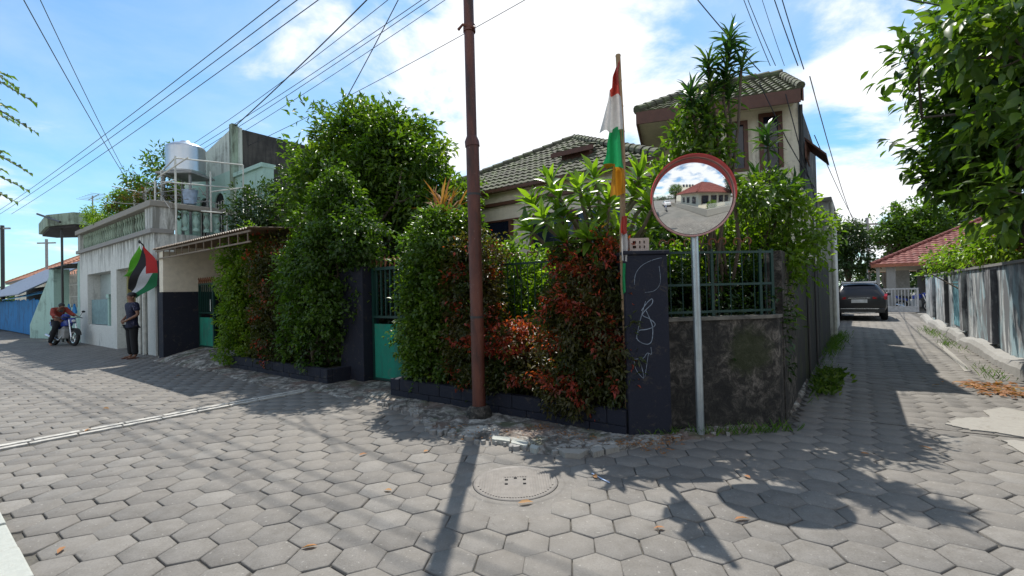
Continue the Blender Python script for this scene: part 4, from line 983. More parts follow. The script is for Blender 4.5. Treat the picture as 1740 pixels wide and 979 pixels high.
# planters
for (s0, s1, lab) in ((5.25, 8.95, 'long low black planter kerb under the three-part hedge by the carport'), (.02, 3.62, 'low black painted block planter beneath the red-tipped hedges')):
    r = thing('planter', lab, 'planter', B((s0 + s1) / 2, .3), 'black painted planters')
    mb = MB(); n = int((s1 - s0) / .4)
    for row in range(2):
        for k in range(n + row):
            a = s0 + (s1 - s0) * max(0, (k - .5 * row)) / n; b = s0 + (s1 - s0) * min(n, (k + 1 - .5 * row)) / n
            mb.bb(a + .003, b - .003, .0 + random.Random(k + row * 9).uniform(-.004, .004), .10, -.04 + row * .16, .115 + row * .158)
    mb.build('front_wall', BLACKSTONE, r, bevel=.006)
    mb = MB(); mb.bb(s0, s0 + .1, .105, .55, -.04, .27); mb.bb(s1 - .1, s1, .105, .55, -.04, .27); mb.parts('end_wall', BLACKSTONE, r, bevel=.006)
    mb = MB(); mb.bb(s0 + .1, s1 - .1, .11, .55, -.04, .22); mb.build('soil', JOINT, r)

# ================================================================== HEDGES AND SHRUBS
def ez(s, t, z, a, b, c): return (*B(s, t, z), a, b, c)
def pn3(p, f, seed):
    r = np.random.default_rng(seed); a = 0
    for k in range(7): w_ = r.normal(size=3) * f; a = a + np.sin(p @ w_ + r.random() * 6.28)
    return a / 7 ** .5
def topred(zc, k=1.0, thr=.55, seed=3):
    def f(pos, t, rng):
        n = pn3(pos, 9.0, seed) + pn3(pos, 22.0, seed + 1) * .6 + np.clip((pos[:, 2] - zc) * 1.3, -.5, .9) * k
        red = n > thr + rng.normal(size=len(t)) * .25
        return np.where(red, .62 + .38 * rng.random(len(t)) * np.clip(.5 + n * .4, 0, 1), t * .50)
    return f
def col_hedge(s, t, z0, z1, r, r2=None):
    n = max(3, int((z1 - z0) / (r * .9))); L = []
    for i in range(n):
        f = i / (n - 1); L.append(ez(s + (i % 2 - .5) * .12, t, z0 + r * .8 + (z1 - z0 - 1.7 * r) * f, r * (1.0 - .15 * f), r * .8, r))
    return L
bush('hedge', 'bright yellow-green leafy hedge column nearest the carport', 'hedge', 31, col_hedge(8.85, .35, .12, 2.95, .60), 520, 32, .15, .075, .042, L_BRIGHT, B(8.85, .35, .1), tints=(.1, 1), group='hedges along the street front', inner=.3)
bush('hedge', 'dull reddish-brown hedge section between the bright column and the tall cone hedge', 'hedge', 32, col_hedge(7.5, .35, .15, 2.75, .58), 460, 32, .15, .07, .034, L_RED, B(7.5, .35, .1), tintfn=topred(1.9, .3, 1.0, 5), group='hedges along the street front', inner=.3)
ce = [ez(6.1, .4, .75, .75, .5, .6), ez(5.75, .4, 1.4, .82, .6, .7), ez(5.75, .42, 2.1, .85, .6, .7), ez(5.65, .45, 2.7, .70, .55, .6), ez(5.6, .5, 3.2, .45, .4, .45), ez(5.55, .5, 3.5, .25, .25, .3), ez(4.95, .45, 2.5, .5, .4, .5), ez(6.4, .35, 1.6, .6, .5, .9)]
bush('hedge', 'tall cone-shaped dark green hedge left of the black gate pillar', 'hedge', 33, ce, 780, 32, .15, .075, .045, L_GREEN, B(5.8, .4, .1), tints=(0, .85), group='hedges along the street front', inner=.3, out=.6)
bush('hedge', 'round-topped green hedge column beside the rust-red pole and the wide gate', 'hedge', 34, col_hedge(3.02, .30, .15, 2.62, .50) + [ez(3.15, .2, 1.1, .35, .3, .8), ez(2.75, .35, 2.25, .5, .4, .42)], 700, 34, .13, .06, .038, L_GREEN, B(3.0, .3, .1), tints=(.1, 1), group='hedges along the street front', inner=.3)
bush('hedge', 'dark red-tinged hedge section right behind the rust-red pole', 'hedge', 35, col_hedge(2.25, .32, .15, 2.25, .42), 420, 34, .12, .055, .027, L_RED, B(2.25, .3, .1), tintfn=topred(1.5, -.1, .9, 6), group='hedges along the street front', inner=.3)
bush('hedge', 'low hedge with orange-red top between the rust-red pole and the tall red bush', 'hedge', 36, [ez(1.65, .27, .45, .50, .32, .35), ez(1.65, .27, .8, .50, .3, .33), ez(1.3, .25, .55, .4, .3, .45)], 260, 38, .11, .055, .024, L_RED, B(1.6, .27, .1), tintfn=topred(.72, 2.4, .45), group='hedges along the street front', inner=.3)
bush('hedge', 'tall bush with bright red young leaves against the graffitied pillar', 'hedge', 37, [ez(.52, .27, .5, .62, .34, .42), ez(.5, .27, 1.0, .58, .33, .45), ez(.5, .3, 1.4, .52, .33, .4), ez(.35, .32, 1.75, .34, .28, .3), ez(.75, .32, 1.78, .24, .22, .22), ez(.2, .2, .9, .32, .25, .7)], 640, 38, .11, .060, .024, L_RED, B(.55, .27, .1), tintfn=topred(1.35, .5, .75, 8), group='hedges along the street front', inner=.3)
# fern-like dry plume on top of the hedge beside the pole
rng = np.random.default_rng(5); pc = B(3.0, .55, 2.62)
th = rng.random(46) * 2 * np.pi; el = rng.random(46) * .9 + .5; dd = np.stack([np.cos(th) * np.cos(el), np.sin(th) * np.cos(el), np.sin(el)], 1)
r_ = thing('dry_fern', 'dry orange-brown fern tuft sticking up above the round-topped hedge', 'fern', pc)
leaves('fronds', np.tile(np.array(pc), (46, 1)) + rng.normal(size=(46, 3)) * .06, dd, np.tile([0, 0, 1.], (46, 1)) + rng.normal(size=(46, 3)) * .3, .38 + .2 * rng.random(46), .03, L_DRY, rng.random(46), r_, T_STRAP)
# garden fill
bush('garden_shrub', 'bright green shrub filling the garden behind the low orange-topped hedge', 'shrub', 41, [ez(2.3, 1.5, 1.2, .9, .6, .8), ez(1.5, 1.6, 1.1, .7, .6, .9), ez(3.1, 1.5, 1.4, .6, .5, .8), ez(2.3, 1.4, 1.85, .6, .5, .35)], 420, 30, .18, .10, .045, L_BRIGHT, B(2.2, 1.5, .02), tints=(0, .8), inner=.3)
bush('garden_shrub', 'dark green shrub behind the tall red bush and the flag pole', 'shrub', 42, [ez(.6, 1.6, .9, .9, .6, .9), ez(-.2, 1.7, 1.0, .7, .6, .9), ez(.3, 1.5, 1.6, .5, .5, .4)], 360, 30, .18, .09, .04, L_DARK, B(.4, 1.6, .02), inner=.3)
bush('citrus_shrub', 'sunlit light green citrus shrub overhanging the corner railing and alley wall', 'shrub', 43, [ez(-.55, 2.3, 1.9, .6, .55, .5), ez(-.75, 2.9, 2.3, .6, .6, .5), ez(-1.15, 2.5, 2.15, .45, .5, .40), ez(-.25, 2.0, 1.6, .55, .45, .5), ez(-.6, 2.2, 1.1, .6, .5, .6), ez(-1.2, 2.15, 1.75, .35, .35, .25)], 370, 26, .2, .085, .042, L_BRIGHT, B(-.5, 2.3, .02), tints=(0, 1), inner=.25, out=.6)
bush('garden_shrub', 'dark leafy shrub directly behind the green corner railing', 'shrub', 44, [ez(-.35, 1.35, .9, .65, .4, .7), ez(.1, 1.3, 1.0, .5, .4, .8), ez(-.75, 1.8, 1.0, .4, .5, .7)], 260, 30, .18, .07, .032, L_DARK, B(-.3, 1.4, .02), tints=(0, .9), inner=.3)
bush('garden_shrub', 'dense green shrub filling the upper garden left of the two-storey house', 'shrub', 45, [ez(.9, 3.6, 1.6, .9, .7, 1.3), ez(-.2, 4.0, 1.7, .8, .8, 1.3), ez(.4, 3.2, 2.5, .6, .6, .5)], 330, 28, .22, .12, .05, L_GREEN, B(.4, 3.7, .02), inner=.3)
bush('garden_shrub', 'dark green shrub showing above the green gate behind the cone hedge', 'shrub', 46, [ez(4.3, 2.6, 1.3, 1.0, .6, 1.2), ez(5.6, 2.4, 1.5, .9, .6, 1.3)], 300, 26, .22, .11, .045, L_DARK, B(4.9, 2.5, .02), inner=.3)
# big broad tree behind the hedges
tree('broad_leaf_tree', 'large round-crowned green tree standing behind the cone hedge', 51, B(7.6, 2.4, .02), B(7.5, 2.4, 2.8), .15,
     [ez(7.4, 2.5, 4.6, 1.5, 1.3, 1.15), ez(6.3, 2.5, 4.2, 1.1, 1.1, 1.0), ez(8.5, 2.3, 4.3, 1.1, 1.0, 1.0), ez(7.7, 2.4, 5.4, .85, .85, .6), ez(6.7, 2.6, 5.1, .85, .8, .6), ez(7.4, 2.2, 3.5, 1.5, 1.0, .75), ez(5.7, 2.7, 3.4, .8, .7, .65), ez(8.9, 2.2, 3.4, .7, .7, .6), ez(5.2, 2.8, 3.5, .6, .6, .4), ez(8.9, 2.2, 4.75, .55, .5, .35)],
     960, 34, .28, .145, .062, L_GREEN, tints=(.2, 1), inner=.22, out=.9, lump=.25)
bush('flowering_shrub', 'dark shrub with pale blossom in front of the blackened gable wall', 'shrub', 52, [ez(11.6, 1.9, 3.9, .8, .6, .8), ez(10.8, 1.8, 3.6, .7, .6, .6), ez(10.4, 2.0, 4.4, .5, .5, .5)], 190, 28, .22, .10, .045, L_DARK, B(11.4, 2.1, 3.06), inner=.3)

# frangipani
def rosettes(root, rng, tips, nleaf, Ln, Wd, mat, tpl, up=.5, tints=(0, 1), spread=1.0):
    pos = []; dr = []; nr = []; L = []; tt = []
    for (p, ax) in tips:
        p = np.array(p); ax = np.array(ax) / np.linalg.norm(ax)
        for k in range(nleaf):
            az = k * 2.4 + rng.random() * .4; f = k / nleaf; e = (1.25 - 1.5 * f * spread) + rng.normal() * .12
            a = np.cross(ax, [0, 0, 1.]) if abs(ax[2]) < .95 else np.array([1., 0, 0]); a /= np.linalg.norm(a); b = np.cross(ax, a)
            d = (a * math.cos(az) + b * math.sin(az)) * math.cos(e) + ax * math.sin(e)
            pos.append(p - ax * (.10 * f)); dr.append(d); nr.append(ax + rng.normal(size=3) * .2); L.append(Ln * (.7 + .45 * rng.random())); tt.append(rng.random() * (tints[1] - tints[0]) + tints[0])
    L = np.array(L); leaves('foliage', np.array(pos), np.array(dr), np.array(nr), L, L * Wd / Ln, mat, np.array(tt), root, tpl)
rng = np.random.default_rng(61); fr = thing('frangipani', 'frangipani with rosettes of long bright leaves behind the tall red bush', 'tree', B(.75, 1.15, .02))
mb = MB(); tips = []
stem0 = limb(mb, rng, B(.75, 1.15, .02), B(.75, 1.15, 1.2), .06, .045, .03)
def grow(p, d, L, r, lv):
    q = Vector(p) + Vector(d) * L; limb(mb, rng, p, q, r, r * .75, .05, 3)
    if lv == 0: tips.append((q, d)); return
    for k in range(3 if lv > 1 else 2):
        nd = (Vector(d) + Vector(rng.normal(size=3)) * .62 + Vector((0, 0, .12))).normalized(); grow(q, nd, L * (.68 + .2 * rng.random()), r * .72, lv - 1)
for k in range(5):
    an = k * 1.3 + .3; grow(B(.75, 1.15, 1.15), Vector((math.cos(an) * .8, math.sin(an) * .6, .75)).normalized(), .36, .045, 2)
for (px, py, Y) in ((905, 345, 5.73), (935, 310, 5.73), (975, 285, 5.89), (1010, 300, 5.48), (1000, 345, 5.39), (1090, 270, 5.81), (1115, 300, 5.81), (1075, 330, 5.56), (955, 365, 5.48), (1020, 380, 5.31), (900, 390, 5.56), (1050, 395, 5.39), (1100, 385, 5.48), (960, 410, 5.31), (1060, 290, 5.98), (1135, 330, 5.98), (925, 370, 5.23), (985, 320, 5.15), (1035, 345, 5.15), (1000, 405, 5.06), (1085, 300, 5.48), (1110, 350, 5.23), (950, 335, 5.48)):
    q = P(px, py, Y); c0 = B(.75, 1.15, 1.5); d = (q - c0).normalized(); d.z = abs(d.z) + .4; d.normalize(); limb(mb, rng, c0, q, .035, .02, .06); tips.append((q, d))
mb.build('trunk', BARKPALE, fr, smooth=True)
tips = [tp for tp in tips if tp[0].z < 3.0]
rosettes(fr, rng, tips, 20, .30, .082, L_PLUM, T_BIG, tints=(0, .97))
# dracaenas
def dracaena(label, seed, base, heads, Ln, nleaf=34):
    rng = np.random.default_rng(seed); r = thing('dracaena', label, 'plant', base, 'tall cane plants by the two-storey house'); mb = MB(); tips = []
    for (q, low) in heads:
        pts = limb(mb, rng, Vector(base) + Vector(((rng.random() - .5) * .3, (rng.random() - .5) * .3, 0)), q, .028, .014, .04, 6)
        d = (pts[-1] - pts[-2]).normalized(); tips.append((q, (d + Vector((0, 0, 1))).normalized()))
        for k in range(low): tips.append((q - d * (.16 + .17 * k), (d + Vector(rng.normal(size=3)) * .25 + Vector((0, 0, .6))).normalized()))
    mb.build('canes', BARK, r, smooth=True)
    rosettes(r, rng, tips, nleaf, Ln, .036, L_STRAP, T_STRAP, spread=1.15, tints=(0, .9)); return r
db = B(-.5, 1.5, .02)
dracaena('tallest spiky cane plant whose head rises above the two-storey roof', 71, db, [(P(1240, 62, 5.5), 3), (P(1203, 108, 5.5), 2), (P(1172, 158, 5.4), 1), (P(1236, 140, 5.6), 1), (P(1200, 185, 5.5), 1), (P(1260, 110, 5.4), 0)], .26, 28)
dracaena('shorter spiky cane plant in front of the upper windows', 72, B(-.75, 2.0, .02), [(P(1303, 225, 6.0), 1), (P(1318, 298, 5.9), 1), (P(1345, 320, 5.9), 1), (P(1285, 300, 6.0), 1)], .27, 22)
bush('leafy_vine', 'leafy climber wound round the tall canes left of the upper window', 'climber', 73, [(*P(1185, 215, 5.6), .26, .25, .30), (*P(1170, 262, 5.6), .28, .28, .25), (*P(1205, 270, 5.5), .22, .28, .25), (*P(1185, 305, 5.5), .42, .35, .25), (*P(1285, 335, 5.6), .36, .35, .22)], 88, 24, .18, .11, .040, L_GREEN, db, tints=(.1, 1), inner=.3, stem=.015)
# ================================================================== STREET FURNITURE
ip = thing('utility_pole', 'thick rust-red iron utility pole standing in front of the hedges', 'utility pole', Vector((-.42, 5.46, 0)))
mb = MB(); mb.tube([(-.42, 5.46, 0), (-.42, 5.46, 1.3), (-.425, 5.46, 3.22)], .077, 20); mb.build('lower_shaft', RUST, ip, smooth=True)
mb = MB(); mb.tube([(-.425, 5.46, 3.20), (-.43, 5.46, 3.26), (-.43, 5.46, 3.32)], [.086, .086, .062], 20); mb.tube([(-.422, 5.46, 1.93), (-.422, 5.46, 1.99)], .082, 20); mb.parts('collar', RUST, ip, smooth=True)
mb = MB(); mb.tube([(-.43, 5.46, 3.3), (-.44, 5.46, 8.6)], .060, 18); mb.build('upper_shaft', RUST, ip, smooth=True)
mb = MB(); mb.lathe((-.42, 5.46, -.03), [(.16, 0), (.15, .10), (.125, .17), (.085, .19)], 18); mb.build('concrete_base', DIRTYWALL, ip)
mb = MB(); mb.tube([(-.56, 5.44, 4.58), (-.50, 5.40, 4.62), (-.36, 5.40, 4.58)], .018, 6); mb.tube([(-.43, 5.46, 4.56), (-.43, 5.46, 4.64)], .074, 14); mb.parts('bracket', RUST, ip)
mb = MB(); mb.tube([(-.42, 5.46, 1.18), (-.42, 5.46, 1.205)], .080, 20); mb.tube([(-.424, 5.46, 2.62), (-.424, 5.46, 2.645)], .080, 20); mb.parts('band', DARKM, ip)
mb = MB(); mb.box((-.44, 5.38, 8.1), (.75, .04, .05)); mb.box((-.44, 5.38, 7.4), (.5, .04, .05)); mb.parts('crossarm', RUST, ip)

mc = thing('traffic_mirror', 'round convex traffic mirror with faded red hooded rim on a grey steel pole', 'traffic mirror', Vector((1.83, 4.62, 0)))
mb = MB(); mb.tube([(1.83, 4.62, -.02), (1.83, 4.62, 1.0), (1.825, 4.62, 2.55)], .038, 18); mb.build('pole', GALV, mc, smooth=True)
fdir = Vector((-.24, -1, -.10)).normalized(); mcn = Vector((1.785, 4.53, 2.36)); R_ = .378
mb = MB(); n = 20; Rs = 1.55; prof = []
for k in range(n + 1):
    r = max(.0005, R_ * .97 * k / n); prof.append((r, math.sqrt(Rs * Rs - r * r) - math.sqrt(Rs * Rs - R_ * R_)))
mb.lathe(mcn, prof, 64, fdir); mb.build('mirror_face', MIRROR, mc, smooth='all')
mb = MB(); mb.lathe(mcn, [(.372, .01), (.376, .022), (.386, .022), (.392, .012), (.392, -.03), (.37, -.05), (.001, -.09)], 64, fdir); mb.build('rim', RIMPALE, mc, smooth=True)
mb = MB(); a_ = fdir.orthogonal().normalized(); up_ = (UZ - fdir * UZ.dot(fdir)).normalized(); rt_ = fdir.cross(up_)
vs = []; fs = []; nn = 48
for i in range(nn + 1):
    th = math.radians(-8 + 196 * i / nn); dp = .10 * max(0, math.sin(math.pi * i / nn)) ** .6
    u = rt_ * math.cos(th) + up_ * math.sin(th)
    for rr, hh in ((.379, .01), (.388, .012 + dp), (.393, .012 + dp), (.396, -.02)): vs.append(mcn + u * rr + fdir * hh)
for i in range(nn):
    for k in range(3): fs.append((4 * i + k, 4 * i + k + 1, 4 * i + 5 + k, 4 * i + 4 + k))
mb.add(vs, fs); mb.build('hood', RIMRED, mc, smooth=True)
mb = MB(); mb.box((1.815, 4.585, 2.36), (.05, .04, .12)); mb.build('bracket', GALV, mc)

# bamboo flag pole with the stack of hanging flags
FPB = Vector((1.135, 4.72, 0)); FTOP = P(1052, 95, 4.66)
fp = thing('bamboo_pole', 'leaning bamboo pole standing against the graffitied pillar', 'pole', FPB)
mb = MB(); N = 15; pts = []; rs = []
for k in range(N + 1):
    p = FPB.lerp(FTOP, k / N) + Vector((.012 * math.sin(k * .7), 0, 0)); r = .032 - .008 * k / N
    pts += [p - UZ * .012, p, p + UZ * .012]; rs += [r, r * 1.14, r]
mb.tube(pts, rs, 12); mb.build('cane', BAMBOO, fp, smooth=True)
def poleat(py):   # point of the pole at this picture height
    z = P(1058, py, 4.68).z; f = z / FTOP.z; return FPB.lerp(FTOP, f)
def draped(name, label, pts_px, Y, mats, rows, grp='flags hanging from the bamboo pole', dep=.06, seed=0):
    """cloth hung from the pole: pts_px = rows of (left px, right px, py); bands of colour by row"""
    r = random.Random(seed); nx = 14; vs = []; fs = []; mi = []; ny = len(pts_px)
    fine = []
    for i in range(ny - 1):
        for k in range(4): f = k / 4; fine.append(tuple(pts_px[i][j] * (1 - f) + pts_px[i + 1][j] * f for j in range(3)))
    fine.append(pts_px[-1])
    for i, (x0, x1, y) in enumerate(fine):
        for k in range(nx + 1):
            u = k / nx; q = P(x1 + (x0 - x1) * u, y + 7 * u * math.sin(i * .3), Y); vs.append(q + Vector((0, dep * math.sin(u * 9 + i * .16) * (.3 + u) - .03, 0)))
    for i in range(len(fine) - 1):
        yy = (fine[i][2] + fine[i + 1][2]) / 2; m_ = 0
        for b_, (ylim, mm) in enumerate(rows):
            if yy <= ylim: m_ = mm; break
        for k in range(nx): fs.append((i * (nx + 1) + k, i * (nx + 1) + k + 1, (i + 1) * (nx + 1) + k + 1, (i + 1) * (nx + 1) + k)); mi.append(m_)
    mb = MB(); mb.v = [tuple(v) for v in vs]; mb.f = fs; mb.mi = mi
    return tag(mb.build(name, mats, smooth='all'), label, 'flag', grp)
CRED, CWHITE, CGREEN, CYEL = cloth('red_cloth', (.50, .07, .05)), cloth('white_cloth', (.62, .60, .58)), cloth('green_cloth', (.02, .36, .12)), cloth('amber_cloth', (.55, .26, .02))
draped('flag', 'red-over-white flag drooping at the top of the bamboo pole', [(1049, 1052, 108), (1040, 1053, 125), (1037, 1054, 150), (1032, 1055, 165), (1030, 1056, 185), (1024, 1057, 205), (1018, 1057, 222)], 4.66, [CRED, CWHITE], [(165, 0), (400, 1)], seed=1)
draped('flag', 'green-over-amber flag hanging below the red and white one', [(1036, 1057, 220), (1030, 1058, 240), (1027, 1059, 265), (1020, 1059, 288), (1039, 1060, 290), (1037, 1061, 310), (1036, 1061, 330)], 4.665, [CGREEN, CYEL], [(287, 0), (400, 1)], seed=2)
draped('flag', 'narrow red and white pennant furled against the middle of the bamboo pole', [(1056, 1064, 368), (1053, 1064, 385), (1054, 1064, 397), (1054, 1065, 400), (1054, 1066, 420), (1055, 1064, 445)], 4.63, [CRED, CWHITE], [(397, 0), (500, 1)], dep=.02, seed=3)
draped('flag', 'narrow green pennant tail at the foot of the bamboo pole beside the red bush', [(1057, 1062, 448), (1056, 1061, 470), (1057, 1062, 496)], 4.62, [CGREEN], [(600, 0)], dep=.01, seed=4)

# flags on the old house
def patch(A, Bp, Cp, D, nu, nv, wave=.05, seed=0):
    """bilinear cloth; A-B hoist, D-C fly"""
    vs = []; n = (Bp - A).cross(D - A).normalized()
    for i in range(nu + 1):
        for j in range(nv + 1):
            u, v = i / nu, j / nv; p = A.lerp(D, u).lerp(Bp.lerp(Cp, u), v)
            vs.append(p + n * wave * math.sin(u * 7 + v * 5 + seed) * (.3 + u) + UZ * (-.05 * math.sin(math.pi * u)))
    return vs
YF = 12.62
A, Bq, Cq, D = P(243, 418, YF), P(287, 464, YF + .05), P(234, 507, YF - .1), P(215, 490, YF - .15)
nu, nv = 60, 45; vs = patch(A, Bq, Cq, D, nu, nv, .07); fs = []; mi = []
for i in range(nu):
    for j in range(nv):
        u, v = (i + .5) / nu, (j + .5) / nv; fs.append((i * (nv + 1) + j, (i + 1) * (nv + 1) + j, (i + 1) * (nv + 1) + j + 1, i * (nv + 1) + j + 1))
        mi.append(3 if u < .36 * (1 - abs(2 * v - 1)) + .02 else (0 if v < 1 / 3 else (1 if v < 2 / 3 else 2)))
mb = MB(); mb.v = [tuple(v) for v in vs]; mb.f = fs; mb.mi = mi
tag(mb.build('flag', [cloth('black_cloth_flag', (.012, .012, .014), .1), cloth('pale_cloth', (.50, .52, .55), .2), cloth('deep_green_cloth', (.01, .16, .06), .2), cloth('flag_red', (.45, .02, .02), .2)], smooth='all'),
    'black, white and green striped flag with red triangle hanging above the man in dark shirt', 'flag')
A, Bq, Cq, D = P(236, 417, YF + .2), P(244, 430, YF + .2), P(226, 470, YF + .2), P(208, 470, YF + .2)
vs = patch(A, Bq, Cq, D, 16, 12, .07, 2); fs = [(i * 13 + j, (i + 1) * 13 + j, (i + 1) * 13 + j + 1, i * 13 + j + 1) for i in range(16) for j in range(12)]
mb = MB(); mb.v = [tuple(v) for v in vs]; mb.f = fs; tag(mb.build('flag', cloth('lime_cloth', (.12, .42, .03), .45), smooth='all'), 'plain bright lime green flag hanging left of the striped flag', 'flag')
fs_ = thing('flag_staff', 'short dark staff slanting out from the old house that carries both flags', 'flag staff', B(13.9, 0, 2.2))
mb = MB(); mb.tube([B(13.9, .02, 2.3), P(243, 416, YF), P(237, 411, YF - .1)], .018, 8); mb.build('stick', DARKM, fs_); mb = MB(); mb.ell(P(237, 411, YF - .1), (.03, .03, .05)); mb.build('finial', DARKM, fs_)

# ================================================================== PEOPLE
def skin_mesh(name, parent, mat, joints, edges, base, lv=2, z0=Vector((0, 0, 0))):
    me = bpy.data.meshes.new(name); ks = list(joints); me.from_pydata([tuple(joints[k][0]) for k in ks], [(ks.index(a), ks.index(b)) for a, b in edges], [])
    o = bpy.data.objects.new(name, me); COL.objects.link(o); o.parent = parent
    sk = o.modifiers.new('skin', 'SKIN'); sk.use_smooth_shade = True
    for i, k in enumerate(ks):
        r = joints[k][1]; r = r if isinstance(r, tuple) else (r, r); me.skin_vertices[0].data[i].radius = r; me.skin_vertices[0].data[i].use_root = (i == 0)
    ss = o.modifiers.new('sub', 'SUBSURF'); ss.levels = lv; ss.render_levels = lv; me.materials.append(mat); return o
def V3(*a): return Vector(a)
def person_standing(label, loc, rz):
    r = thing('person', label, 'person', loc)
    J = dict(pel=(V3(0, 0, .92), (.115, .085)), sp=(V3(0, .01, 1.08), (.105, .08)), ch=(V3(0, .0, 1.27), (.13, .085)), nk=(V3(0, .01, 1.42), .055), hd0=(V3(0, -.01, 1.50), .062), hd=(V3(0, -.015, 1.57), (.075, .09)), hd2=(V3(0, -.01, 1.64), (.065, .08)),
             sl=(V3(-.18, .01, 1.37), .058), el=(V3(-.25, .03, 1.12), .042), wl=(V3(-.10, -.17, .97), .028), hl=(V3(-.03, -.20, .94), .032),
             sr=(V3(.18, .01, 1.37), .058), er=(V3(.25, .03, 1.12), .042), wr=(V3(.10, -.17, .97), .028), hr=(V3(.04, -.20, .94), .030),
             kl=(V3(-.10, -.01, .5), .062), al=(V3(-.11, .03, .09), .038), fl=(V3(-.12, -.02, .035), .034), tl=(V3(-.13, -.14, .025), .026),
             kr=(V3(.10, -.01, .5), .062), ar=(V3(.11, .03, .09), .038), fr=(V3(.12, -.02, .035), .034), tr=(V3(.13, -.14, .025), .026), tgl=(V3(-.095, 0, .80), .088), tgr=(V3(.095, 0, .80), .088), nose=(V3(0, -.105, 1.565), .014))
    E = [('pel', 'sp'), ('sp', 'ch'), ('ch', 'nk'), ('nk', 'hd0'), ('hd0', 'hd'), ('hd', 'hd2'), ('hd', 'nose'), ('ch', 'sl'), ('sl', 'el'), ('el', 'wl'), ('wl', 'hl'), ('ch', 'sr'), ('sr', 'er'), ('er', 'wr'), ('wr', 'hr'), ('pel', 'tgl'), ('tgl', 'kl'), ('kl', 'al'), ('al', 'fl'), ('fl', 'tl'), ('pel', 'tgr'), ('tgr', 'kr'), ('kr', 'ar'), ('ar', 'fr'), ('fr', 'tr')]
    # fingers: short chains rooted in the palm
    for sgn, h in ((-1, 'hl'), (1, 'hr')):
        hp = J[h][0]
        for f in range(4):
            a = f'f{h}{f}'; b = a + 'b'; J[a] = (hp + V3(-sgn * .045, -.012, .012 - .016 * f), .009); J[b] = (hp + V3(-sgn * .085, .012, .008 - .018 * f), .008); E += [(h, a), (a, b)]
        J['t' + h] = (hp + V3(-sgn * .02, -.02, .045), .010); E.append((h, 't' + h))
    body = skin_mesh('body', r, SKIN, J, E, loc)
    sh = {k: (J[k][0], tuple(x * 1.30 + .014 for x in (J[k][1] if isinstance(J[k][1], tuple) else (J[k][1],) * 2))) for k in ('pel', 'sp', 'ch', 'sl', 'sr')}
    sh['hem'] = (V3(0, 0, .80), (.21, .165)); sh['cl'] = (V3(0, .008, 1.425), .075); sh['el2'] = (V3(-.232, .02, 1.20), .072); sh['er2'] = (V3(.232, .02, 1.20), .072)
    skin_mesh('shirt', r, BATIK, sh, [('pel', 'sp'), ('sp', 'ch'), ('pel', 'hem'), ('ch', 'cl'), ('ch', 'sl'), ('ch', 'sr'), ('sl', 'el2'), ('sr', 'er2')], loc)
    tr = dict(pel=(V3(0, 0, .90), (.145, .112)), a=(V3(-.095, 0, .78), .105), b=(V3(-.10, -.005, .5), .085), c=(V3(-.11, .02, .08), .075), a2=(V3(.095, 0, .78), .105), b2=(V3(.10, -.005, .5), .085), c2=(V3(.11, .02, .08), .075))
    skin_mesh('trousers', r, TROUSER, tr, [('pel', 'a'), ('a', 'b'), ('b', 'c'), ('pel', 'a2'), ('a2', 'b2'), ('b2', 'c2')], loc)
    mb = MB(); o_ = Vector(loc); mb.ell(o_ + V3(0, .012, 1.625), (.086, .105, .075), 16, 10); mb.build('hair', HAIR, r, smooth='all')
    for sx in (-1, 1):
        mb = MB(); mb.ell(o_ + V3(sx * .03, -.098, 1.585), (.012, .006, .007), 8, 6); mb.build('eye', HAIR, r, smooth='all')
        mb = MB(); mb.ell(o_ + V3(sx * .084, .0, 1.565), (.012, .022, .032), 8, 6); mb.build('ear', SKIN, r, smooth='all')
        mb = MB(); mb.box(o_ + V3(sx * .122, -.06, .012), (.05, .125, .014)); mb.build('sandal', SANDAL, r, bevel=.008)
    r.rotation_euler = (0, 0, rz); return r
man = person_standing('man in dark patterned shirt and black trousers standing with hands clasped by the flags', PH(225, 609, 0), math.radians(-28))
man.scale = (1.03, 1.03, 1.03)
